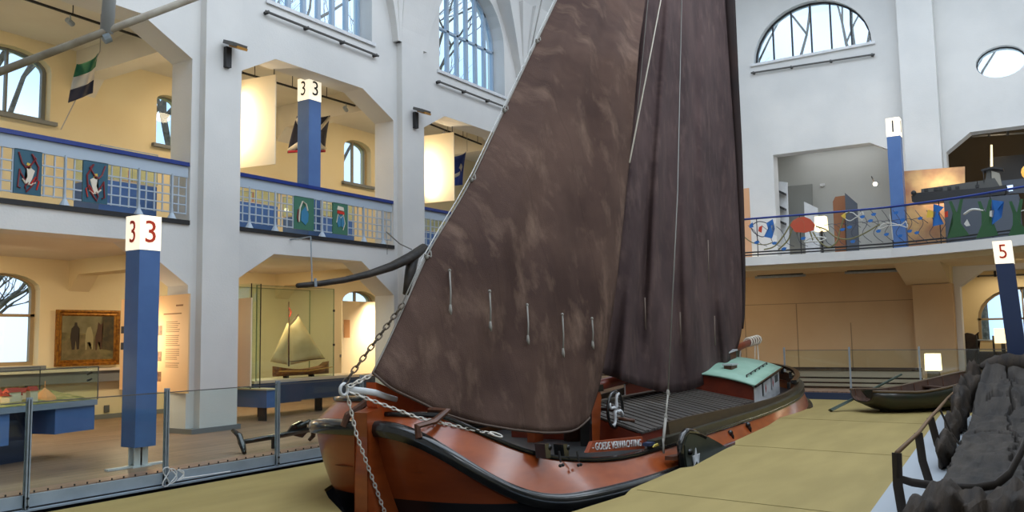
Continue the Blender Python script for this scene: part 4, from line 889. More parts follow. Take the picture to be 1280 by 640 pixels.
root = thing('wall_shelf', 'cream wall ledge with grey cladding below the gold framed painting', 'shelf', (9.9, BY, .8))
MB().box2((-2.2, -.22, .26), (2.4, 0, .31)).build('ledge', creamM, root); MB().box2((-2.2, -.16, .02), (2.4, 0, .26)).build('cladding', skirtM, root)
for x in (1.55, -.6): MB().prism([(x, -.14, .02), (x, 0, .02), (x, 0, -.30), (x, -.06, -.30)], (.06, 0, 0)).build('bracket', skirtM, root)
sp_ = onY(133, 511, BY); tag(MB().box2((sp_.x-.06, BY-.02, sp_.z-.08), (sp_.x+.06, BY, sp_.z+.08)).build('wall_socket', rodM), 'grey wall socket below the ledge near the red three column', 'socket')
paperM = mat('panel_paper', S(236, 196, 146), .7); inkM = mat('ink', S(150, 104, 66), .8); photoM = mat('photo_print', S(96, 66, 46), .6, col2=S(160, 120, 84), sc=14)
R_ = onY(234, 492, 13.28); L_ = onZ(149, 487, R_.z); top_ = onY(236, 367, 13.28).z
root = thing('information_panel', 'tall backlit cream information panel with text and sepia photos, behind the red three column', 'panel', tuple((R_+L_)/2)); root.rotation_euler = (0, 0, math.atan2((R_-L_).y, (R_-L_).x)); wl = (R_-L_).to_2d().length/2; hp = top_-R_.z
MB().box2((-wl, 0, 0), (wl, .03, hp)).build('board', paperM, root)
q = MB()
for i in range(24):
    z = hp*.72-i*.036
    if i % 7 != 6: q.box2((wl-.80, -.003, z), (wl-.30-random.uniform(0, .1), 0, z+.011))
q.box2((wl-.9, -.003, hp*.80), (wl-.25, 0, hp*.80+.022)); q.box2((wl-.45, -.003, hp*.88), (wl-.2, 0, hp*.88+.03)); q.build('printed_text', inkM, root)
for z in (.60, .33, .12): MB().box2((wl-1.35, -.004, hp*z-.02), (wl-.95, 0, hp*z+.16)).build('printed_photo', photoM, root)
for z in (.62, .44): MB().box2((-wl+.02, -.004, hp*z), (-wl+.16, 0, hp*z+.14)).build('printed_photo', darkM, root)
c_ = mw(root) @ V((wl-1.35, -.4, hp*.55)); light('AREA', tuple(c_), 14, WARM2, .25, tuple(mw(root) @ V((wl-.8, 0, hp*.45))), sy=.9)
# ================================================================== MODEL SHIP CASE (second bay)
Yc = 14.5
xa_, xb_ = onY(318, 470, Yc).x, 17.4
slateM = mat('slate_blue', S(62, 74, 98), .5); topM = mat('case_top', S(206, 190, 160), .6)
root = thing('display_plinth', 'long slate blue display plinth carrying the model ship case', 'plinth', (14.6, Yc+.45, 0))
def wb(nm, p, q_, m): return MB().box2(p, q_).build(nm, m, root, world=True)
wb('top_board', (xa_, Yc, .74), (xb_, Yc+.95, .80), topM); wb('front_box', (xa_, Yc+.02, .32), (xb_, Yc+.9, .74), slateM); wb('front_box', (12.9, Yc-.12, .30), (13.5, Yc+.05, .74), slateM)
for x in (12.8, 14.5, 16.2): wb('leg', (x, Yc+.3, 0), (x+.05, Yc+.5, .32), darkM)
cx0, cx1 = onY(320, 470, Yc).x, onY(417, 470, Yc).x; cz1 = onY(416, 361, Yc).z
root = thing('glass_display_case', 'tall clear glass case around the model sailing ship', 'glass case', ((cx0+cx1)/2, Yc+.4, .8))
q = MB(); t = .008
q.box2((cx0, Yc, .8), (cx1, Yc+t, cz1)); q.box2((cx1-t, Yc+t, .8), (cx1, Yc+.8, cz1)); q.box2((cx0, Yc+t, .8), (cx0+t, Yc+.8, cz1)); q.box2((cx0, Yc+.8-t, .8), (cx1, Yc+.8, cz1)); q.build('glass_walls', glassM, root, world=True)
q = MB()
for x in (cx0, cx1):
    for y in (Yc, Yc+.8): q.box2((x-.008, y-.008, .8), (x+.008, y+.008, cz1))
for y in (Yc, Yc+.8): q.box2((cx0, y-.008, cz1-.012), (cx1, y+.008, cz1))
q.build('case_edges', mat('glass_edge_green', S(120, 140, 104), .3), root, world=True)
for z in (1.5, 2.3): wb('hinge', (cx1-.02, Yc-.02, z), (cx1+.02, Yc+.01, z+.05), darkM)
# the model ship itself
Ym = Yc+.4; P = lambda x, y: onY(x, y, Ym)
bw_ = P(341, 458); st_ = P(411, 458); mx0 = (bw_.x+st_.x)/2; root = thing('model_ship', 'model sailing ship with a varnished hull and cream sails in the glass case', 'model ship', (mx0, Ym, .8))
wdm = mat('model_hull_wood', S(150, 92, 42), .45, col2=S(104, 60, 30), sc=18); rows = []
Lm = st_.x-bw_.x
for i in range(17):
    t = i/16; x = bw_.x+Lm*t; w = .17*(1-abs(2*t-1)**3)**.6+.01; zt_m = .98+.10*(2*t-1)**2+(.06 if t > .9 else 0)
    rows.append([(x, Ym-w, zt_m), (x, Ym-w*.95, .92), (x, Ym-w*.4, .85), (x, Ym+w*.4, .85), (x, Ym+w*.95, .92), (x, Ym+w, zt_m)])
mh = MB().rings(rows).build('model_hull', wdm, root, smooth=False, world=True)
q = MB(); q.tube([(bw_.x+.02, Ym-.17, .965), (mx0, Ym-.185, .94), (st_.x-.03, Ym-.15, 1.0)], .012, 5); q.build('model_wale', mat('model_gold', S(198, 150, 70), .4), mh, world=True)
q = MB(); q.box2((bw_.x+.35, Ym-.06, .8), (bw_.x+.42, Ym+.06, .86)); q.box2((st_.x-.6, Ym-.06, .8), (st_.x-.53, Ym+.06, .86)); q.build('cradle', darkM, root, world=True)
MB().tube([P(361, 458), P(361, 377)], [.02, .009], 8).build('model_mast', brownM, root, world=True); MB().tube([P(360, 408), P(373, 393)], .01, 6).build('model_gaff', brownM, root, world=True); MB().tube([P(361, 452), P(406, 448)], .01, 6).build('model_boom', brownM, root, world=True)
MB().tube([P(361.5, 385), P(364, 390), P(362, 396)], .012, 5).build('model_pennant', redpM, root, world=True)
clothM = mat('cream_sailcloth', S(236, 214, 160), .8, col2=S(222, 196, 140), sc=3)
def sail(nm, pts):
    a, b, c, d = pts; rows = []
    for i in range(9):
        u = i/8; rows.append([((V(P(*a))*(1-u)+V(P(*b))*u)*(1-v) + (V(P(*d))*(1-u)+V(P(*c))*u)*v) + V((0, -.09*math.sin(math.pi*u)*math.sin(math.pi*min(1, v+.1)), 0)) for v in [j/8 for j in range(9)]])
    MB().grid(rows).build(nm, clothM, root, smooth=True, world=True, solid=.006)
sail('model_mainsail', [(362, 408), (373, 395), (405, 447), (363, 456)]); sail('model_jib', [(359, 404), (360, 404), (359, 456), (338, 452)])
light('SPOT', (cx0+1.1, Yc+.1, 2.75), 45, WARM2, .05, (mx0, Ym, 1.0), 70)
# lit white screens and glowing wall panel
screenM = mat('white_screen', S(240, 226, 196), .7)
def screen(name, label, pr, pl, zt_, zb_, cat='screen', m=screenM, th=.03):
    c = (V(pr)+V(pl))/2; r = thing(name, label, cat, (c.x, c.y, zb_), math.atan2(pr[1]-pl[1], pr[0]-pl[0])); w = (V(pr)-V(pl)).to_2d().length/2
    MB().box2((-w, 0, 0), (w, th, zt_-zb_)).build('screen_board', m, r); return r, w
pr = onY(344.5, 93, 13.95); pl = onZ(297, 101, pr.z); zb_ = onY(343, 205, 13.95).z
plx = pl + (pl-pr).normalized()*.25
r, w = screen('white_screen', 'tall white lit screen on the upper gallery, left of the black three column', pr, plx, pr.z, zb_)
q = MB(); q.tube([(-w, .015, pr.z-zb_), (-w, .015, 8.0-zb_)], .012, 6); q.tube([(w-.05, .015, pr.z-zb_), (w-.05, .015, 8.0-zb_)], .012, 6); q.build('hanger', darkM, r)
light('AREA', tuple(mw(r) @ V((-w+.25, -.35, 1.0))), 26, WARM2, .25, tuple(mw(r) @ V((-w+.55, 0, .9))), sy=1.2)
pr = onY(567, 165, 13.9); pl = onZ(529, 170, pr.z); zb_ = onY(565, 250, 13.9).z
r, w = screen('white_screen', 'smaller white lit screen on the upper gallery, beside the foresail', pr, pl+(pl-pr).normalized()*.3, pr.z, zb_)
q = MB(); q.tube([(w-.05, .015, pr.z-zb_), (w-.05, .015, 8.0-zb_)], .012, 6); q.build('hanger', darkM, r)
light('AREA', tuple(mw(r) @ V((-w+.4, -.35, .8))), 24, WARM2, .25, tuple(mw(r) @ V((-w+.7, 0, .9))), sy=1.2)
pr = onY(314, 372, 13.95); pl = onZ(290, 374, pr.z); zb_ = onY(313, 484, 13.95).z
r, w = screen('white_screen', 'narrow white screen standing beside the pillar on the ground floor', pr, pl+(pl-pr).normalized()*.5, pr.z, zb_)
g0 = onY(428, 376, 15.3); g1 = onY(515, 376, 15.3)
r, w = screen('white_screen', 'glowing cream wall screen behind the dark chain of the bow', (g1.x, 15.3), (g0.x, 15.3), g0.z, onY(428, 470, 15.3).z)
MB().box2((-w+.05, -.02, .95), (-w+.25, 0, 1.4)).build('small_picture', mat('small_picture', S(206, 150, 96), .7), r)
light('AREA', (g0.x+.9, 14.8, 2.0), 26, WARM2, .3, (g0.x+1.1, 15.3, 1.6), sy=1.2)
# small blue case at the pillar
c = onY(333.5, 488, 13.92); c2 = onY(346, 488, 13.92)
root = thing('display_plinth', 'small blue plinth on a black leg beside the pillar', 'plinth', (c.x+.2, 14.6, 0))
wb('body', (c.x, 13.92, .27), (c2.x, 15.3, c.z), blueM); wb('leg', (c.x+.02, 13.98, 0), (c.x+.06, 14.2, .27), darkM); wb('lid', (c.x-.02, 13.9, c.z), (c2.x+.02, 15.3, c.z+.03), topM)
root = thing('glass_display_case', 'narrow tall empty glass case between the white screen and the model ship', 'glass case', (c.x+.3, 14.5, c.z+.03)); gz = c.z+.03
ga, gb = onY(314, 400, 14.3), onY(321, 400, 14.3); q = MB(); q.box2((ga.x, 14.3, gz), (gb.x+.1, 14.31, 2.85)); q.box2((ga.x, 14.31, gz), (ga.x+.008, 15.0, 2.85)); q.build('glass_walls', glassM, root, world=True)
q = MB(); 
for x, y in ((ga.x, 14.3), (gb.x+.1, 14.3), (ga.x, 15.0)): q.box2((x-.008, y-.008, gz), (x+.008, y+.008, 2.85))
q.build('case_edges', darkM, root, world=True)
# ================================================================== UPPER GALLERY SHOWCASES
def showcase(label, x0, x1, y, h=.72, gh=.55, content=0):
    r = thing('gallery_showcase', label, 'showcase', ((x0+x1)/2, y+.4, FZ), 0, 'blue showcases on the upper left gallery'); w = (x1-x0)/2
    MB().box2((-w, -.4, .0), (w, .4, h)).build('plinth', blueM, r); MB().box2((-w, -.4, h), (w, .4, h+.03)).build('table_top', topM, r)
    q = MB(); z0, z1 = h+.03, h+gh; q.box2((-w, -.4, z0), (w, -.39, z1)); q.box2((-w, .39, z0), (w, .4, z1)); q.box2((w-.01, -.39, z0), (w, .39, z1)); q.box2((-w, -.39, z0), (-w+.01, .39, z1)); q.build('glass_walls', glassM, r)
    q = MB()
    for yy in (-.4, .4): q.box2((-w, yy-.006, z1-.01), (w, yy+.006, z1+.004))
    for xx in (-w, w):
        for yy in (-.4, .4): q.box2((xx-.006, yy-.006, z0), (xx+.006, yy+.006, z1))
    q.build('case_edges', steelM, r)
    if content:
        for i in range(content):
            x = -w+.3+(2*w-.6)*i/max(1, content-1); q = MB(); q.prism([(x-.16, 0, z0+.02), (x+.18, 0, z0+.02), (x+.22, 0, z0+.09), (x-.2, 0, z0+.09)], (0, .1, 0)); q.tube([(x, .05, z0+.09), (x, .05, z0+.3)], .008, 5); q.build('boat_model', redpM if i % 2 else brownM, r)
    return r
showcase('blue showcase on the upper gallery right of the dancing figure panels', 8.6, 9.75, 14.3, .72, .62, 2)
showcase('dark showcase at the far left of the upper gallery', 4.9, 6.55, 14.3, .5, .75)
showcase('blue showcase on the upper gallery below the tall white screen', 10.95, 12.7, 14.3, .70, .40, 4)
showcase('blue showcase with red boat models on the upper gallery, beside the green leaf panel', 13.75, 15.3, 14.5, .66, .50, 4)
showcase('blue showcase on the upper gallery behind the rail beside the foresail', 16.9, 19.5, 14.3, .66, .50, 3)
for x, y, z, p in ((9.2, 14.7, 4.9, 3), (14.3, 14.8, 4.8, 3)): light('POINT', (x, y, z), p, WARM2, .05)
# ================================================================== FLAGS
def flag(name, label, pts, Y, bands, nm=24, ampl=.06):
    """pts: tl, tr, br, bl in the photo on the plane Y; bands = list of (u0,u1,v0,v1,mat)"""
    tl, tr, br, bl = [onY(*p, Y) for p in pts]; r = thing(name, label, 'flag', tuple((tl+tr)/2))
    def F(u, v): return (tl*(1-u)+tr*u)*(1-v) + (bl*(1-u)+br*u)*v + V((0, ampl*math.sin(7*u+2*v), -.06*math.sin(math.pi*u)*(1-v)))
    for k, (nm_, u0, u1, v0, v1, m, d) in enumerate(bands):
        MB().grid([[F(u0+(u1-u0)*i/14, v0+(v1-v0)*j/8)+V((0, -d, 0)) for i in range(15)] for j in range(9)]).build(nm_, m, r, smooth=True, world=True, solid=.006)
    return r, F
fg = mat('flag_green', S(36, 100, 66), .8); fwh = mat('flag_white', S(196, 188, 172), .8); fbk = mat('flag_black', S(34, 34, 50), .8); frd = mat('flag_red', S(156, 28, 40), .8); fbl = mat('flag_blue', S(32, 56, 130), .8)
r, F = flag('striped_flag', 'green, white and black striped flag hanging from a slanting pole', [(96, 80), (124, 66), (117, 116), (87, 128)], 15.2, [('green_stripe', 0, 1, 0, .333, fg, 0), ('white_stripe', 0, 1, .333, .666, fwh, 0), ('black_stripe', 0, 1, .666, 1, fbk, 0)])
a = onY(125, 64, 15.2); b = onY(76, 162, 15.2); MB().tube([V((a.x, a.y, 8.05)), a, b], .010, 6).build('flag_cord', greyropeM, r, world=True)
c1, c2_, c3, c4 = (371, 145), (414, 144), (407, 190), (361, 191)
r, F = flag('naval_flag', 'dark flag with red edges and white diagonals behind the black three column', [c1, c2_, c3, c4], 15.8, [('dark_field', 0, 1, 0, 1, fbk, 0)])
def band(nm_, p, q_, w_, m, d):
    p, q_ = V((*p, 0)), V((*q_, 0)); t = (q_-p).normalized(); n = V((-t.y, t.x, 0))*w_
    MB().grid([[F(*( (p.lerp(q_, i/10)+n*s_)[:2]))+V((0, -d, 0)) for i in range(11)] for s_ in (-1, 0, 1)]).build(nm_, m, r, smooth=True, world=True, solid=.004)
band('white_diagonal', (.02, .95), (.98, .05), .07, fwh, .012); band('white_diagonal', (.02, .05), (.98, .95), .07, fwh, .012); band('red_edge', (.0, .97), (1, .97), .035, frd, .02); 
r, F = flag('blue_flag', 'blue flag with a small white mark beside the foresail', [(560, 196), (584, 189), (579, 231), (560, 233)], 14.9, [('blue_field', 0, 1, 0, 1, fbl, 0)])
a = onY(560, 196, 14.9); b = onY(584, 189, 14.9); q = MB(); q.tube([a, V((a.x, a.y, 8.05))], .008, 5); q.tube([b, V((b.x, b.y, 8.05))], .008, 5); q.build('flag_cord', greyropeM, r, world=True)
band('white_mark', (.55, .35), (.8, .5), .08, fwh, .012); band('white_mark', (.2, .7), (.6, .6), .06, fwh, .012)
# ================================================================== RODS, FLOODLIGHTS, TRACKS
def rod(label, a, b, off, n, r=.028, m=rodM, name='picture_rail'):
    a, b = V(a), V(b); o = thing(name, label, 'rail', tuple((a+b)/2)); MB().tube([a, b], r, 8).build('tube', m, o, world=True)
    for i in range(n):
        c = a.lerp(b, .02+.96*i/(n-1)); MB().tube([c-V(off)*.15, c+V(off)], r*1.5, 6).build('bracket', darkM, o, world=True)
rod('dark rail with four brackets below the first clerestory window', onY(332, 14, WY-.1), onY(473, 70, WY-.1), (0, .1, 0), 4)
rod('dark rail with brackets below the second clerestory window', onY(547.5, 101.5, WY-.1), onY(640, 137, WY-.1), (0, .1, 0), 4)
rod('thin dark rail below the half-round window', onX(938.8, 91.3, EX-.1), onX(1093.4, 67.8, EX-.1), (.1, 0, 0), 4, .03)
for pa, pb, lb_ in (((931, 343.5), (1141, 332.5), 'long dark track under the end balcony'),):
    rod(lb_, onX(*pa, EX-.5), onX(*pb, EX-.5), (0, 0, .15), 6, .025)
def tube_lamp(label, pa, pb):
    a, b = onX(*pa, EX-.6), onX(*pb, EX-.6); o = thing('strip_lamp', label, 'lamp', tuple((a+b)/2)); MB().tube([a, b], .04, 8).build('housing', steelM, o, world=True); MB().box((a+b)/2+V((0, 0, .06)), (.08, (a-b).length*.9, .05)).build('ballast', darkM, o, world=True)
tube_lamp('grey strip lamp under the end balcony, nearest the mainsail', (944, 347), (1007, 344)); tube_lamp('grey strip lamp under the end balcony, nearest the haunch', (1056, 341), (1125, 338))
def flood(label, px, py):
    c = onY(px, py, WY-.26); o = thing('wall_floodlight', label, 'floodlight', (c.x, c.y, c.z), 0, 'floodlights on the pillars')
    MB().box2((-.05, .0, -.28), (.07, .1, .12)).build('mount', darkM, o)
    q = MB(); R = Matrix.Rotation(.35, 3, 'X'); q.box((.05, -.12, .15), (.34, .30, .07), R); q.build('lamp_head', rodM, o); q = MB(); q.box((.10, -.15, .10), (.24, .26, .05), R); q.build('lamp_glass', mat('amber_glass', S(190, 140, 70), .3), o)
flood('dark floodlight on the pillar left of the black three column', 286, 66); flood('dark floodlight on the pillar between the two white screens', 521, 146)
def track(label, pts, Y, sp_px):
    a, b = onY(*pts[0], Y), onY(*pts[1], Y); o = thing('lighting_track', label, 'track', tuple((a+b)/2)); MB().box((a+b)/2, ((b-a).length, .04, .04), (b-a).to_track_quat('X', 'Z').to_matrix()).build('track_bar', darkM, o, world=True)
    for i in range(4): c = a.lerp(b, .1+.27*i); MB().tube([c, c+V((0, 0, .35))], .01, 5).build('hanger', darkM, o, world=True)
    for f in sp_px: c = a.lerp(b, f); q = MB(); q.tube([c, c+V((0, -.03, -.10))], .012, 6); q.tube([c+V((-.06, -.02, -.13)), c+V((.08, .04, -.17))], .05, 8); q.build('track_spot', steelM, o, world=True)
track('lighting track across the first upper gallery bay', ((20, -5), (196, 53)), 15.0, (.35,)); track('lighting track crossing behind the black three column', ((300, 90), (460, 137)), 15.0, (.5, .8)); track('lighting track above the blue flag', ((532, 153), (603, 181)), 15.0, (.3,))
light('SPOT', (11.9, 15.0, 7.5), 30, WARM2, .08, (13.4, 17.6, 6.0), 90)
# ================================================================== CURVED TIMBER HUNG ON THE WALL AND ITS ROD
Yt = 12.75; tp = [(372, 357), (400, 354.5), (430, 350), (460, 343), (490, 333), (515, 321), (530, 309)]
pts = [onY(x, y, Yt) for x, y in tp]; root = thing('curved_timber', 'old black curved ship timber hung from a rod below the balcony', 'timber', tuple(pts[3]))
oldM = mat('black_oak', S(42, 40, 38), .6, col2=S(66, 60, 54), sc=5, bump=.5, bsc=12)
MB().tube(pts, [.06, .075, .085, .10, .13, .16, .12], 10, flat=(.8, 1)).build('timber', oldM, root, smooth=True, world=True)
MB().tube([onY(516, 322, Yt), onY(512, 345, Yt), onY(507, 368, Yt)], [.14, .12, .07], 8).build('knee', oldM, root, smooth=True, world=True)
q = MB(); a = onY(390, 354, Yt); t_ = onY(388.5, 296, Yt); q.tube([a, t_], .014, 6); q.tube([t_, V((onY(367, 296, Yt+.6).x, WY, t_.z))], .014, 6); q.tube([a+V((0, -.09, .09)), a+V((0, -.11, -.08))], .03, 6); q.build('hanging_rod', steelM, root, world=True)
q = MB(); q.tube([onY(483, 290, WY-.1), onY(500, 305, Yt+.2), onY(515, 312, Yt)], .015, 6); q.tube([onY(484, 300, WY-.05), onY(484, 318, WY-.05)], .006, 5); q.build('stay_wire', wireM, root, world=True)
# ================================================================== SPAR HANGING AT UPPER LEFT
D = 7.5; sa_, sb_ = onD(-30, 101, D*.93), onD(262, -10, D*1.06)
root = thing('hanging_spar', 'pale tubular spar hanging across the upper left corner', 'spar', tuple((sa_+sb_)/2)); sparM = mat('spar_beige', S(176, 168, 152), .5, col2=S(150, 138, 120), sc=6)
MB().tube([sa_, sb_], .034, 12).build('spar', sparM, root, smooth=True, world=True)
jn = onD(133, 47, D); topj = onD(140, -40, D*1.0); q = MB(); q.tube([jn+V((0, 0, .04)), topj, topj+V((0, 0, 3))], .055, 12); q.build('drop_tube', mat('drop_grey', S(176, 180, 186), .45), root, smooth=True, world=True)
q = MB(); dd = (sb_-sa_).normalized(); q.tube([jn-dd*.03, jn+dd*.03], .05, 12); q.build('clamp', steelM, root, world=True)
#@@P4
# ================================================================== END BALCONY RAILING WITH PAINTED SHAPES
def onfront(px, py, off=0):
    X = 24.4
    for _ in range(8): P = onX(px, py, X); X = fx(P.y)+off
    return onX(px, py, X)
root = thing('art_railing', 'long blue railing of the end balcony with wire fish and coloured cut-out shapes', 'railing', (24.5, 5, FZ))
def rline(z, r, m, nm, y0=12, y1=-3): 
    MB().tube([(fx(y)+.08, y, z) for y in np.arange(y0, y1, -.35)], r, 6).build(nm, m, root, smooth=True, world=True)
rline(FZ+1.10, .030, navyM, 'top_rail'); rline(FZ+.12, .022, darkM, 'bottom_rail'); rline(FZ+.04, .020, darkM, 'foot_rail')
for k in range(12):
    y = 11-k*1.2
    MB().tube([(fx(y)+.08, y, FZ-.02), (fx(y)+.08, y, FZ+1.1)], .013, 6).build('post', darkM, root, world=True)
olive = mat('olive_wire', S(120, 116, 76), .5); fishred = mat('fish_red', S(196, 62, 40), .5); fishblue = mat('fish_blue', S(40, 104, 178), .5); wirew = mat('wire_white', S(206, 206, 200), .5); wired = mat('wire_dark', S(52, 54, 70), .5); orangeM = mat('jelly_orange', S(188, 78, 52), .6)
F_ = lambda x, y, o=.05: onfront(x, y, o)
def rsh(nm, pts, m, th=.02): MB().prism([F_(*p) for p in pts], (-th, 0, 0)).build(nm, m, root, world=True)
def rwi(nm, pts, m, r=.014):
    Q = [V((*p, 0)) for p in pts]; out = []
    for i in range(len(Q)-1):
        a, b, c, d = Q[max(i-1, 0)], Q[i], Q[i+1], Q[min(i+2, len(Q)-1)]
        for j in range(5):
            t = j/5; p = .5*((2*b)+(-a+c)*t+(2*a-5*b+4*c-d)*t*t+(-a+3*b-3*c+d)*t**3); out.append(F_(p.x, p.y))
    out.append(F_(Q[-1].x, Q[-1].y)); MB().tube(out, r, 5).build(nm, m, root, smooth=True, world=True)
rsh('blue_fish_tail', [(966, 274), (958, 279), (961, 288), (955, 296), (965, 298), (969, 286)], fishblue); rsh('blue_star', [(937, 281), (941, 278), (942, 284), (937, 285)], fishblue)
rsh('red_beak', [(949, 284), (953, 282), (952, 291), (948, 289)], fishred); rwi('fish_outline', [(938, 283), (948, 277), (960, 280), (964, 288), (954, 296), (943, 291), (938, 283)], wired)
rsh('white_fin', [(964, 282), (970, 279), (972, 296), (966, 292)], wirew)
rsh('jellyfish_cap', [(988, 282), (991, 276), (998, 272), (1006, 271), (1013, 274), (1019, 281), (1017, 288), (1006, 291), (994, 290)], orangeM)
for pts in ([(955, 312), (968, 308), (980, 294), (990, 278), (1000, 274)], [(973, 312), (985, 300), (992, 282), (1003, 275), (1006, 290)], [(996, 292), (999, 280), (1007, 275), (1012, 288), (1016, 300)]): rwi('jellyfish_line', pts, olive, .022)
rwi('wave_line', [(1016, 290), (1024, 302), (1036, 309), (1046, 302), (1050, 288), (1056, 270), (1062, 265)], olive, .022); rwi('wave_line', [(1020, 283), (1032, 287), (1044, 296), (1060, 299), (1078, 293), (1100, 280)], olive, .02)
rwi('wave_line', [(930, 296), (940, 303), (955, 306), (966, 303)], olive, .016); rwi('white_fish', [(1005, 303), (1012, 298), (1022, 296), (1032, 298), (1026, 301), (1014, 302), (1005, 303)], wirew, .022)
rwi('white_fish', [(1052, 270), (1058, 266), (1066, 266), (1072, 270), (1078, 265), (1078, 275), (1072, 271), (1062, 276), (1052, 270)], wirew, .014); rsh('yellow_fish_head', [(1051, 270), (1057, 266), (1057, 274)], yellowM)
rwi('bird_outline', [(1097, 286), (1104, 280), (1114, 279), (1126, 281), (1132, 277), (1134, 284), (1126, 282), (1112, 282), (1104, 285), (1097, 286)], wirew, .014); rwi('bird_leg', [(1112, 268), (1114, 278), (1116, 300)], wirew, .012)
random.seed(11)
for (x, y) in ((1004, 298), (980, 311), (1062, 284), (1078, 271), (1088, 276), (1092, 268), (1098, 289), (1066, 302), (1053, 287), (1120, 266), (1128, 275), (1137, 289), (1125, 295), (1146, 291), (1150, 273), (946, 303), (968, 304), (1108, 293)):
    w = 3.5; rsh('small_blue_fish', [(x-w, y), (x, y-2), (x+w, y-1.5), (x+w*.6, y+1.5), (x-w*.4, y+2)], fishblue)
for k in range(9):
    x = 1060+k*14; rwi('wave_wire', [(x, 262+.1*k), (x+10, 278), (x+4, 292), (x+16, 303)], wired, .008)
for k in range(7):
    x = 935+k*17; rwi('wave_wire', [(x, 282), (x+9, 290), (x+14, 303), (x+24, 308)], wired, .008)
for k in range(10):
    x = 1030+k*12; rwi('wave_wire', [(x, 282-k*.8), (x+12, 280-k*.8), (x+22, 286-k*.8)], wired, .008)
rsh('blue_fish_tail', [(1167, 255), (1180, 259), (1173, 266), (1174, 274), (1180, 280), (1166, 283), (1171, 270)], fishblue); rsh('yellow_fin', [(1160, 262), (1170, 265), (1168, 272), (1158, 272)], yellowM); rsh('red_gill', [(1181, 265), (1185, 264), (1185, 271), (1181, 272)], fishred)
rsh('blue_fish_tail', [(1240, 250), (1255, 252), (1247, 262), (1252, 272), (1240, 281), (1244, 266)], fishblue)
for x0 in (1187, 1223, 1262):
    rsh('green_stump', [(x0+4, 266), (x0+14, 265), (x0+14, 279), (x0+25, 294), (x0-3, 298), (x0+4, 281)], greenM); rsh('green_prong', [(x0-1, 252), (x0+3, 251.5), (x0+9, 266), (x0+4, 267)], greenM); rsh('green_prong', [(x0+13, 249.5), (x0+17, 249), (x0+14, 266), (x0+9, 266)], greenM)
rwi('bird_outline', [(1270, 268), (1276, 264), (1284, 262)], wirew, .014); rwi('white_fish', [(1205, 268), (1215, 262), (1230, 263)], wirew, .03); rsh('white_fin', [(1205, 280), (1209, 274), (1213, 282), (1208, 283)], wirew); rsh('white_fin', [(1237, 264), (1243, 262), (1241, 272), (1236, 270)], wirew)
# ---------------- things on the end balcony
lampG = mat('lamp_glow', (1, .86, .55, 1), .6, emit=(1, .78, .42, 1), es=1.6)
def tlamp(label, px, y0, y1, X, hw, base=None, rl=0):
    a, b = onX(px, y0, X), onX(px, y1, X); r = thing('table_lamp', label, 'lamp', (X, a.y, (base if base is not None else b.z-.25)), 0); z0 = b.z-r.location.z; z1 = a.z-r.location.z
    MB().rings([[(s1*k, s2*k, z) for s1, s2 in ((-1, -1), (1, -1), (1, 1), (-1, 1))] for z, k in ((z0, hw), (z1, hw*.9))]).build('lamp_shade', lampG, r)
    MB().box2((-.03, -.03, .02), (.03, .03, z0)).build('stem', darkM, r); MB().box2((-.12, -.12, 0), (.12, .12, .03)).build('base', darkM, r); return r
tlamp('small square lit lamp behind the orange jellyfish of the end railing', 1026, 271, 289, 25.6, .16, FZ)
brownp = mat('crate_brown', S(142, 92, 60), .7); slate2 = mat('slate_panel', S(74, 80, 90), .6)
def exh(name, label, cat, X, pts, th, m): 
    P_ = [onX(x, y, X) for x, y in pts]; P_ = [V((p.x, p.y, FZ)) if 295 < q_[1] < 320 else V((p.x, p.y, PZ)) if q_[1] >= 447 else p for p, q_ in zip(P_, pts)]; c = sum(P_, V())/len(P_); o = MB().prism([p-c for p in P_], (th, 0, 0)).build(name, m); o.location = c; return tag(o, label, cat)
r = exh('rudder_board', 'brown upright board beside a slate panel behind the end railing', 'board', 27.1, [(1041, 252), (1044, 246), (1058, 244), (1058, 300), (1043, 300)], .12, brownp)
r = exh('slate_panel', 'dark slate panel standing against the brown board', 'panel', 26.7, [(1056, 241), (1071, 254), (1073, 300), (1058, 300)], .08, slate2)
grp = mat('grey_panel', S(140, 142, 138), .7)
r = exh('partition_panel', 'tall grey partition in the upper end room', 'partition', 29.6, [(983, 233), (1015, 230), (1016, 300), (984, 300)], .06, grp)
r = exh('white_easel', 'white slanted board with a black clip in the upper end room', 'board', 29.0, [(1005, 252), (1022, 260), (1024, 300), (1006, 300)], .05, whiteM)
tl = onX(970, 226, 28.4); r = thing('shelf_unit', 'white shelf unit with dark shelves in the upper end room', 'shelf unit', (28.4, tl.y-.3, FZ))
MB().prism([V(onX(968, 226, 28.4)), V(onX(984, 228, 28.4)), V((28.4, onX(986, 300, 28.4).y, FZ)), V((28.4, onX(969, 300, 28.4).y, FZ))], (.05, 0, 0)).build('back_panel', whiteM, r, world=True)
for y in (237, 256, 274): MB().prism([V(onX(x, yy, 28.35)) for x, yy in ((970, y-1), (983, y+5), (983, y+8), (970, y+2))], (-.25, 0, 0)).build('dark_shelf', darkM, r, world=True)
exh('banner', 'peach coloured banner beside the mainsail on the end balcony', 'banner', 26.4, [(926, 236), (936, 235), (939, 300), (926, 300)], .04, mat('peach', S(226, 172, 130), .7))
for i, (x0, x1, y0, y1) in enumerate(((945, 967, 297, 312), (985, 1010, 297, 310))):
    exh('grey_case', ('low grey case behind the blue fish of the end railing', 'low grey case behind the jellyfish of the end railing')[i], 'case', 26.2, [(x0, y0), (x1, y0), (x1, y1), (x0, y1)], .6, slate2)
exh('floor_box', 'small peach box on the floor of the end balcony', 'box', 25.6, [(1064, 298), (1074, 296), (1075, 306), (1064, 307)], .3, brownp)
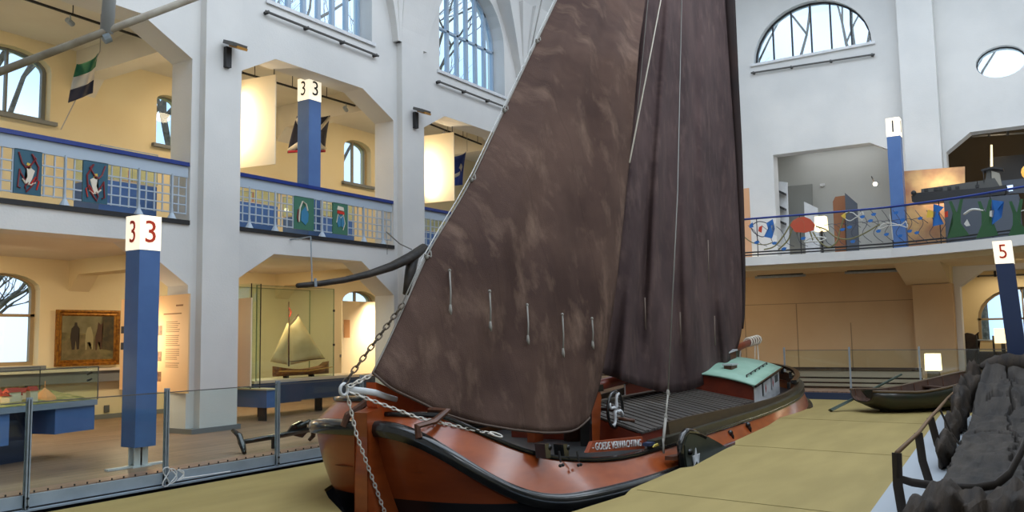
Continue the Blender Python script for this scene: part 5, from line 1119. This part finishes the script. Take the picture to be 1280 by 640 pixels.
r = thing('wall_sensor', 'small white sensor high on the grey wall of the upper end room', 'sensor', tuple(onX(1028, 231, 30.18))); MB().box((0, 0, 0), (.05, .16, .08)).build('sensor_box', whiteM, r); q = MB(); q.ball((-.02, 0, -.06), .035, 8, 5); q.build('sensor_dome', greyM, r)
c = onX(1094, 230, 27.2); r = thing('wall_lamp', 'small bright lamp on the brown wall of the upper end room', 'lamp', tuple(c)); q = MB(); q.ball((0, 0, 0), .06, 10, 6); q.build('lit_bulb', bulb, r); MB().tube([(0, .02, .05), (.05, .1, .25)], .02, 6).build('arm', darkM, r)
light('POINT', tuple(c+V((-.1, .05, .1))), 6, WARM2, .05)
# glowing sepia panel and model barge on its ledge
pA, pB, pC, pD = onX(1129, 214, 26.0), onX(1206, 208, 26.0), onX(1206, 300, 26.0), onX(1130, 310, 26.0); pC.z = pD.z = FZ
sepia = mat('sepia_panel', S(214, 178, 124), .6, col2=S(156, 104, 84), sc=1.4)
r = thing('exhibit_panel', 'sepia panel lit from in front behind the model motor barge', 'panel', tuple(pD)); MB().prism([pA, pB, pC, pD], (.05, 0, 0)).build('board', sepia, r, world=True)
light('AREA', (25.5, pA.y-.9, pA.z-.75), 9, WARM2, .12, (26, pA.y-.9, pA.z-.65), sy=.9)
MX = 25.0; B_ = lambda x, y: onX(x, y, MX); hm = mat('model_grey', S(78, 78, 76), .45); hm2 = mat('model_dark', S(40, 40, 42), .4); hm3 = mat('model_light', S(150, 146, 134), .5)
a, b = B_(1141, 252), B_(1256, 240)
r = thing('model_barge', 'long dark grey model motor barge above the end railing', 'model ship', ((a.x+b.x)/2, (a.y+b.y)/2, min(a.z, b.z)-.05))
def slab(nm, pts, m, th, dx=0, par=r): return MB().prism([B_(*p)+V((dx, 0, 0)) for p in pts], (th, 0, 0)).build(nm, m, par, world=True)
slab('barge_hull', [(1139, 245), (1146, 241), (1240, 234), (1258, 231), (1256, 243), (1200, 249), (1145, 254), (1140, 252)], hm2, .5)
slab('cargo_deckhouse', [(1151, 236), (1200, 229), (1221, 226), (1221, 237), (1151, 243)], hm, .4, .05)
for x in (1155, 1167, 1173, 1184, 1194, 1219): slab('cabin_window', [(x, 236-(x-1155)*.08), (x+5, 235.5-(x-1155)*.08), (x+5, 239-(x-1155)*.08), (x, 239.5-(x-1155)*.08)], hm2, .02, .03)
slab('wheelhouse_base', [(1222, 226), (1243, 222), (1250, 233), (1222, 237)], hm, .35, .05); slab('wheelhouse', [(1239, 213), (1249, 216), (1252, 232), (1240, 234)], hm3, .3, .06); slab('canopy', [(1226, 212), (1240, 208), (1254, 210), (1254, 212), (1240, 210.5), (1227, 214)], hm2, .4)
slab('funnel', [(1233, 211), (1238, 211), (1239, 228), (1231, 228)], hm, .15, .1)
q = MB(); q.tube([B_(1229, 213), B_(1230, 228)], .012, 5); q.build('canopy_post', hm2, r, world=True); q = MB(); q.ball(B_(1142, 241), .07, 8, 6); q.build('bow_winch', hm2, r, world=True)
q = MB(); q.box2((24.95, b.y-.3, FZ), (25.9, a.y-.75, min(a.z, b.z)-.06)); tag(q.build('model_stand', slate2), 'dark stand below the long model motor barge', 'stand')
for nm, lb_, pts, m, X in (('lit_screen', 'small bright blue-white screen in the dim upper room', [(1252, 233), (1266, 231), (1266, 238), (1252, 240)], mat('screen_glow', (.5, .65, 1, 1), .4, emit=(.5, .65, 1, 1), es=1.3), 27.0),
    ('dark_partition', 'large black partition in the dim upper room', [(1236, 197), (1290, 192), (1290, 235), (1236, 238)], hm2, 29.5), ('dim_showcase', 'dim showcase behind the model motor barge', [(1250, 226), (1290, 222), (1290, 240), (1250, 243)], slate2, 28.2)):
    exh(nm, lb_, nm.split('_')[1], X, pts, .08, m)
scr = bpy.data.objects['lit_screen']; MB().box2((.0, -.03, FZ-scr.location.z), (.06, .03, -.05)).build('screen_stem', darkM, scr)
o = exh('lamp_pillar', 'thin glowing brass lamp column in the dim upper room', 'lamp', 28.8, [(1238, 181), (1240.5, 181), (1241, 210), (1238, 210)], .06, lampG)
c = onX(1284, 215, 28.3); r = thing('glow_lantern', 'round amber lantern at the right edge of the upper room', 'lantern', tuple(c)); q = MB(); q.ball((0, 0, 0), (.12, .16, .2), 10, 6); q.build('lantern_glass', mat('amber', S(216, 150, 50), .4, emit=(1, .6, .15, 1), es=.7), r); MB().tube([(0, 0, .2), (0, 0, 1.2)], .01, 5).build('chain', darkM, r)
for a_, b_, lb_ in (((1190, 172), (1285, 166), 'dark pipe under the ceiling of the dim upper room'),): rod(lb_, onX(*a_, 29.5), onX(*b_, 29.5), (0, 0, .3), 5, .03)
light('POINT', (29.0, 1.5, 7.3), 12, WARM2, .1)
# ================================================================== END PLATFORM: POSTS, GLASS, BENCHES, LAMP
for k, (px, lb_) in enumerate(((981, 'thin steel post on the end platform beside the stern of the barge'), (1063, 'thin steel post on the end platform between the barge and the rowing boat'), (1151, 'thin steel post on the end platform behind the rowing boat'))):
    P_ = onX(px, 489, 21.5); r = thing('platform_post', lb_, 'post', (21.6, P_.y, PZ), 0, 'steel posts of the end platform'); MB().box2((-.02, -.018, 0), (.02, .018, 1.05)).build('upright', steelM, r); MB().box2((-.03, -.04, 0), (.03, .04, .015)).build('foot', steelM, r)
ya, yb_, yc = onX(981, 489, 21.5).y, onX(1063, 489, 21.5).y, onX(1151, 489, 21.5).y
for a, b, nm in ((ya, yb_, 'nearest the barge'), (yb_, yc, 'behind the rowing boat'), (yc, yc-1.8, 'beside the wreck')):
    r = thing('glass_barrier', 'clear glass barrier of the end platform '+nm, 'glass barrier', (21.62, (a+b)/2, PZ)); h = abs(a-b)/2-.03; MB().box2((-.005, -h, .06), (.005, h, .97)).build('pane', glassM, r); MB().box2((-.008, -h, .97), (.008, h, .985)).build('top_edge', rodM, r)
r = thing('slatted_bench', 'long pale slatted bench with a dark top rail on the end platform', 'bench', (22.5, 8.0, PZ)); y0, y1 = -5.0, 4.6
bbm = mat('bench_board', S(176, 160, 140), .6); bdm = mat('bench_dark', S(66, 48, 38), .6)
for z0, z1 in ((.06, .13), (.17, .25), (.29, .44)): MB().box2((-.02, y0, z0), (.02, y1, z1)).build('back_slat', bbm, r)
MB().box2((-.05, y0, .47), (.05, y1, .53)).build('top_rail', bdm, r); MB().box2((.06, y0, .22), (.5, y1, .26)).build('seat', bbm, r)
for y in np.arange(y0+.2, y1, 1.4): MB().box2((.02, y-.03, 0), (.06, y+.03, .47)).build('bench_post', bdm, r)
MB().box2((.03, y0, .02), (.055, y1, .46)).build('backing', bdm, r)
lp = onX(1167, 463, 23.2); tp_ = onX(1167, 442, 23.2); r = thing('floor_lantern', 'square lit lantern standing behind the rowing boat', 'lantern', (23.2, lp.y, PZ)); w = .17
MB().rings([[(a*k, b*k, z) for a, b in ((-1, -1), (1, -1), (1, 1), (-1, 1))] for z, k in ((lp.z-PZ, w), (tp_.z-PZ, w*.95))]).build('lantern_shade', mat('lantern_glow', (1, .88, .6, 1), .6, emit=(1, .80, .42, 1), es=2.0), r)
MB().box2((-.13, -.13, 0), (.13, .13, lp.z-PZ)).build('lantern_post', mat('olive_post', S(84, 76, 60), .6), r)
light('POINT', (23.2-.5, lp.y+.1, lp.z+.3), 3, WARM2, .1)
c = onX(1254, 429, 27.9); r = thing('floor_lantern', 'lit amber lantern in the dark room left of the red five column', 'lantern', (27.9, c.y, PZ)); MB().rings([[(a*.16, b*.2, z) for a, b in ((-1, -1), (1, -1), (1, 1), (-1, 1))] for z in (c.z-PZ, c.z-PZ+.42)]).build('lantern_shade', lampG, r); MB().box2((-.05, -.05, 0), (.05, .05, c.z-PZ)).build('lantern_post', darkM, r)
# dark carved figurehead and machinery in the lower right room
def dk(name, label, cat, X, pts, th=.4, m=None): return exh(name, label, cat, X, pts, th, m or mat('dark_oak', S(58, 44, 34), .7, col2=S(40, 30, 24), sc=5))
dk('carved_timber', 'dark carved timber with a jagged crest in the lower right room', 'timber', 28.1, [(1204, 450), (1204, 418), (1208, 416), (1214, 417), (1218, 419), (1223, 415), (1220, 421), (1224, 425), (1221, 432), (1223, 437), (1219, 450)], .4)
dk('dark_workbench', 'dark wooden bench in the lower right room below the arched window', 'bench', 28.4, [(1205, 440), (1290, 440), (1290, 447), (1205, 448)], .8)
dk('dark_cabinet', 'low dark cabinet in the lower right room', 'cabinet', 28.2, [(1206, 450), (1290, 450), (1290, 485), (1206, 485)], .5)
rod('pale handrail in front of the arched window of the lower right room', onX(1220, 425, 28), onX(1264, 426, 28), (0, 0, -.9), 3, .02, steelM)
rod('dark track under the ceiling of the lower right room', onX(1221, 345, 28.5), onX(1290, 343, 28.5), (0, 0, .25), 4, .025)
# ================================================================== ROWING BOAT AND OAR
ba, bb = onZ(1101, 515, RZ), onX(1186, 500, 19.9)
st0 = V((ba.x, ba.y, RZ)); bd = V((1.9, -1.75, 0)).normalized(); bn = V((-bd.y, bd.x, 0)); ang = math.atan2(bd.y, bd.x)
r = thing('rowing_boat', 'dark green wooden rowing boat resting on the yellow floor by the platform', 'boat', tuple(st0), ang)
Lb = 2.75; bgm = mat('boat_green', S(34, 42, 30), .35, col2=S(44, 38, 28), sc=4, coat=.3); bim = mat('boat_inside', S(84, 60, 46), .6, col2=S(66, 46, 36), sc=5)
def bsec(t, k=1.0, dzz=0):
    x = -.42+Lb*t + .0; w = .62*(math.sin(math.pi*min(1, .18+.82*t**.8))**.55)*(1-.85*max(0, t-.55)**2/.2) if t < 1 else .02
    w = .58*(1-abs((t-.45)/.58)**2.6)**.7 if abs((t-.45)/.58) < 1 else .03
    sh = .40+.62*max(0, t-.3)**1.6+.1*max(0, .3-t); kz = .04+.55*max(0, .16-t)*2.0 + .8*max(0, t-.86)**1.2
    out = []
    for i in range(9):
        u = -1+i/4; yy = w*k*math.copysign(abs(math.sin(u*math.pi/2))**.8, u); zz = kz+(sh-kz)*(abs(u)**2.6); out.append((x, yy, zz+dzz))
    return out
ts = [i/20 for i in range(21)]
MB().grid([bsec(t) for t in ts]).build('hull', bgm, r, smooth=True, solid=.02); MB().grid([bsec(t, .94, .015) for t in ts]).build('inner_planking', bim, r, smooth=True)
for s_ in (0, -1): MB().tube([V(bsec(t)[s_])+V((0, 0, .01)) for t in ts], .026, 6).build('gunwale', mat('gunwale_brown', S(92, 74, 52), .5), r, smooth=True)
for t in (.25, .48, .7): p = bsec(t); MB().box2((p[0][0]-.09, p[0][1]*.93, p[0][2]-.12), (p[0][0]+.09, -p[0][1]*.93, p[0][2]-.09)).build('thwart', bim, r)
MB().prism([(-.42, -.02, .45), (-.02, -.02, .45), (.5, -.02, .06), (.1, -.02, .0), (0, -.02, .0), (-.02, -.02, .18), (-.3, -.02, .3)], (0, .04, 0)).build('skeg', bgm, r)
for t in [i/9+.05 for i in range(9)]: MB().tube([V(p)+V((0, 0, .02)) for p in bsec(t, .92)], .012, 4).build('boat_rib', brownM, r)
oa = onZ(1038, 513, RZ+.03); ob = onX(1127, 468, oa.x+1.75)
o = thing('oar', 'long dark green oar leaning over the rowing boat with its blade on the yellow floor', 'oar', tuple(oa)); om = mat('oar_green', S(46, 62, 50), .5)
MB().tube([oa, oa.lerp(ob, .45), ob], [.035, .028, .022], 8).build('shaft', om, o, world=True); dd = (ob-oa).normalized(); MB().tube([oa, oa+dd*.35, oa+dd*.6], [.055, .055, .03], 8, flat=(.35, 1.2)).build('blade', om, o, world=True)
pa, pb_ = onX(1160, 473, 20.6), onX(1185, 500, 19.3); o = thing('boat_hook', 'thin greenish pole lying across the bow of the rowing boat', 'pole', tuple(pa)); MB().tube([pa, pb_], .018, 6).build('pole', mat('pole_green', S(92, 96, 70), .5), o, world=True)
# ================================================================== WRECK ON ITS PLINTH WITH IRON FRAME
pl = [onZ(1092, 642, RZ), onZ(1172, 527, RZ), onZ(1205, 489, RZ)]
ex_ = (pl[1]-pl[0]).normalized(); near = pl[0]-ex_*4; far = pl[0]+ex_*9.5
m_ = MB(); m_.prism([near, far, far+V((0, -3.0, 0)), near+V((0, -3.0, 0))], (0, 0, .05)); tag(m_.build('wreck_plinth', mat('plinth_grey', S(168, 176, 184), .6)), 'low pale grey plinth under the dark wreck at the right edge', 'plinth')
# broad dark base cloth behind the wreck
wk = mat('wreck_oak', S(70, 63, 56), .85, col2=S(36, 33, 32), sc=2.6, bump=.9, bsc=9, stretch=(.5, 2.4, 1), lo=.3, hi=.7, detail=8)
wkd = mat('wreck_oak_dark', S(38, 32, 28), .85, col2=S(62, 50, 38), sc=4, bump=.9, bsc=10, stretch=(.5, 2.4, 1))
r = thing('wreck', 'blackened oak wreck of an ancient boat lying on the plinth at the right edge', 'wreck', (8.0, .8, RZ+.05))
WL = lambda px, py, X: onX(px, py, X)
# stations: X, left px edge, centre px, right px edge described by real widths
Z0 = RZ+.05
sta = [(6.6, 1.02, -.9, .10), (7.4, 1.10, -.8, .12), (8.4, 1.12, -.65, .16), (9.6, 1.16, -.5, .19), (11, 1.22, -.35, .20), (12.5, 1.27, -.15, .22), (14, 1.31, .0, .26), (15.2, 1.34, .15, .42), (16.2, 1.34, .25, .72), (17.0, 1.28, .38, 1.0), (17.5, 1.15, .5, 1.12)]
def wst(X):
    xs = [s_[0] for s_ in sta]; return [float(np.interp(X, xs, [s_[k] for s_ in sta])) for k in (1, 2, 3)]
rows = []
NW = 130
for i in range(120):
    X = 6.9+10.6*i/119; yl, yr, z = wst(X); row = []
    for j in range(NW+1):
        v = j/NW; y = yl+(yr-yl)*v; e = abs(2*v-1)
        n1 = noise.noise(V((X*.8, y*2.5, 0))); n2 = noise.noise(V((X*2.5, y*9, 3))); n3 = noise.noise(V((X*5.5, y*2.2, 8)))
        zz = z + .18*e**3*(1 if v > .5 else .25) + .05*n1 + .035*n2 + .02*n3
        stp = (X*.62) % 1.0; zz += .05*(stp-.5)*min(1, max(0, X-9)/3)
        if v < .03 or v > .97: zz -= .12
        ck = abs(v-(.42+.035*math.sin(X*2.1)+.02*math.sin(X*6.3)+.01*math.sin(X*17))); wdt = .013+.007*math.sin(X*3)
        if ck < wdt: zz -= .22
        ck2 = abs(v-(.50+.04*math.sin(X*1.7+1)+.015*math.sin(X*7))); 
        if ck2 < .011 and X < 11: zz -= .2
        for cx_, c0, c1 in ((11.6, .55, .98), (13.0, .1, .45), (14.3, .5, .95), (15.4, .15, .8), (16.3, .3, .95)):
            if abs(X-cx_-.25*math.sin(v*5)-.06*math.sin(v*31)) < .06*(.3+abs(math.sin(v*9+cx_))) and c0 < v < c1: zz -= .13
        edge = .04*noise.noise(V((X*3, 0, 1)))*(1 if v < .5 else -1)
        row.append((X + .05*n1, y+edge*(e**4), zz+Z0*0+RZ))
    rows.append(row)
body = MB().grid(rows).build('bottom_planking', wk, r, world=True, smooth=True)
bs = MB(); cr_rows = [[(row[0][0], row[0][1]-.02, row[0][2]+.02), (row[0][0], row[0][1]-.08, Z0)] for row in rows]; bs.grid(cr_rows); bs.build('planking_edge', wkd, r, world=True)
bs = MB(); bs.grid([[p, (p[0]+.05, p[1], Z0)] for p in rows[-1]]); bs.build('far_end', wkd, r, world=True)
# broken near end: jagged raised timbers
for k, (X, y, w_, h_, l_) in enumerate(((7.45, .85, .6, .30, .75), (7.3, .35, .7, .34, .8), (7.4, -.2, .7, .30, .7), (7.6, -.7, .7, .3, .6))):
    rows2 = []
    for i in range(28):
        a = i/27; ring_ = []
        for j in range(18):
            b = 2*math.pi*j/18; nn = 1+.5*noise.noise(V((a*6+k*9, math.cos(b)*1.8, math.sin(b)*1.8)))+.10*noise.noise(V((a*14+k, math.cos(b)*3, math.sin(b)*5)))
            ring_.append((X+l_*(.5*math.cos(b))*nn, y+w_*(a-.5), Z0+.05+h_*(.5+.5*math.sin(b))*nn*(.6+.4*math.sin(math.pi*a))))
        rows2.append(ring_)
    MB().rings(rows2).build('broken_timber', wkd, r, world=True, smooth=True)
# rough side timbers standing at the left edge and far end
def ragged(name, c, L, w, h, k, rz=0):
    rr = []; n = 16
    for i in range(n+1):
        a = i/n; f = max(.03, (1-abs(2*a-1)**3))**.7
        ring_ = []
        for j in range(14):
            b = 2*math.pi*j/14; m_ = 1+.75*noise.noise(V((a*7+k*5, math.cos(b)*1.7, math.sin(b)*1.7+k)))+.35*noise.noise(V((a*21, math.cos(b)*5, math.sin(b)*5+k)))
            p = V(((a-.5)*L, w*.5*math.cos(b)*f*m_, h*.5*math.sin(b)*f*m_)); ring_.append(V(c)+Matrix.Rotation(rz, 3, 'Y') @ p)
        rr.append(ring_)
    MB().rings(rr).build(name, wkd, r, world=True, smooth=True)
ragged('side_timber', (11.3, 1.30, RZ+.22), 1.5, .13, .36, 1, .06); ragged('side_timber', (13.2, 1.42, RZ+.28), 1.5, .14, .42, 2, -.05)
ragged('side_timber', (15.2, 1.50, RZ+.42), 1.9, .2, .62, 3, -.2); ragged('side_timber', (16.8, 1.45, RZ+.62), 1.5, .24, .7, 4, -.25)
# short frames at the right side
for k in range(6):
    X = 10.5+1.0*k; yl, yr, z = wst(X); q = MB(); q.tube([(X, yr+.42, z+.10), (X+.03, yr+.2, z+.14), (X+.05, yr+.02, z+.30)], [.05, .06, .04], 7); q.build('frame_stub', wkd, r, world=True)
# big dark far knot of timbers
q = MB(); rr = []
for i in range(12):
    a = i/11; rr.append([(17.2+.25*math.sin(2*math.pi*j/12)+.1*noise.noise(V((a*4, j, 2))), .35+1.0*a, 1.0+.22*math.cos(2*math.pi*j/12)*(1+.4*noise.noise(V((a*6, j*.7, 9))))*math.sin(math.pi*min(1, a*.9+.08))**.6) for j in range(12)])
q.rings(rr); q.build('stem_timbers', wkd, r, world=True, smooth=True)
# iron frame
fr_ = thing('iron_frame', 'curved iron frame tracing the missing hull around the dark wreck', 'frame', (8, 1.2, RZ+.05)); irM = mat('rusty_iron', S(48, 40, 34), .6, .2); irT = mat('rail_brown', S(112, 84, 56), .6)
def bX(b, t):  # rib from base pixel (on plinth) to its top pixel at the same X
    B0 = onZ(*b, RZ+.06); T = onX(*t, B0.x); return B0, T
ribs = [bX((1128, 640), (1121, 566)), bX((1162, 604), (1148, 541)), bX((1184, 582), (1163, 522)), bX((1207, 566), (1174, 510)), bX((1207, 528), (1185, 497)), bX((1214, 508), (1197, 486))]
for B0, T in ribs: B1 = V((T.x, T.y, T.z)); MB().tube([B0, B0.lerp(T, .5)+V((0, .015, -.03)), T], .046, 6, flat=(.3, 1)).build('rib', irM, fr_, world=True)
MB().tube([T for _, T in ribs] + [onX(1207, 473, ribs[-1][1].x+.9)], .020, 8).build('gunwale_rail', irT, fr_, world=True, smooth=True)
T0 = ribs[0][1]; Xn = ribs[0][0].x; hoop = [T0, onX(1122, 585, Xn), onX(1121, 597, Xn), onX(1140, 603, Xn+.0), onX(1180, 609, Xn), onX(1220, 610, Xn), onX(1245, 606, Xn+.1), onX(1262, 592, Xn+.4), onX(1276, 566, Xn+.9), onX(1290, 530, Xn+1.6)]
MB().tube(hoop[1:], .040, 6, flat=(.3, 1)).build('end_hoop', irM, fr_, world=True, smooth=True); MB().tube(hoop[:3], .022, 6).build('corner_bar', irM, fr_, world=True)
# ================================================================== BARE TREES OUTSIDE THE WINDOWS
barkM = mat('grey_bark', S(128, 118, 104), .9, col2=S(92, 84, 74), sc=8)
def tree(label, x, y, h, seed):
    rnd = random.Random(seed); r = thing('bare_tree', label, 'tree', (x, y, -.3), 0, 'bare winter trees outside')
    def br(mb, p, d, L, rad, dep):
        pts = [p]; q = p
        for i in range(3): d = (d+V((rnd.uniform(-.2, .2), rnd.uniform(-.2, .2), rnd.uniform(-.05, .15)))).normalized(); q = q+d*L/3; pts.append(q)
        mb.tube(pts, [rad, rad*.88, rad*.75, rad*.6], 5 if dep < 3 else 3)
        if dep < 5:
            for k in range(3 if dep < 4 else 2):
                dd = (d+V((rnd.uniform(-.9, .9), rnd.uniform(-.9, .9), rnd.uniform(-.1, .6)))).normalized(); br(mb, pts[rnd.choice((2, 3, 3))], dd, L*rnd.uniform(.6, .8), rad*.55, dep+1)
    t = MB(); t.tube([(0, 0, 0), (.1, 0, h*.3), (0, .1, h*.42)], [.32, .26, .22], 8); t.build('trunk', barkM, r)
    for k in range(3):
        mb = MB(); a = k*2.1+rnd.random(); br(mb, V((0, .1, h*(.28+.07*k))), V((math.cos(a)*.6, math.sin(a)*.6, 1)).normalized(), h*.28, .16, 0); mb.build('branch', barkM, r)
for i, (x, y, h, lb_) in enumerate(((11, 23.5, 15, 'bare tree outside the left gallery windows'), (6.5, 24, 13, 'bare tree far left outside the gallery'), (17, 24, 17, 'bare tree outside the first clerestory window'), (22.5, 24.5, 17, 'bare tree outside the small upper window of the middle bay'), (27, 24, 17, 'bare tree outside the second clerestory window'), (9.5, 21.8, 5.5, 'small bare tree close outside the ground floor windows at the left'), (20.5, 22.5, 6, 'small bare tree close outside the ground floor window of the middle bay'), (39, 8.8, 19, 'bare tree outside the half-round window'), (39.5, 3.0, 18, 'bare tree outside the oval window'), (39, .8, 8, 'bare tree outside the arched window of the lower right room'))):
    tree(lb_, x, y, h, 20+i)
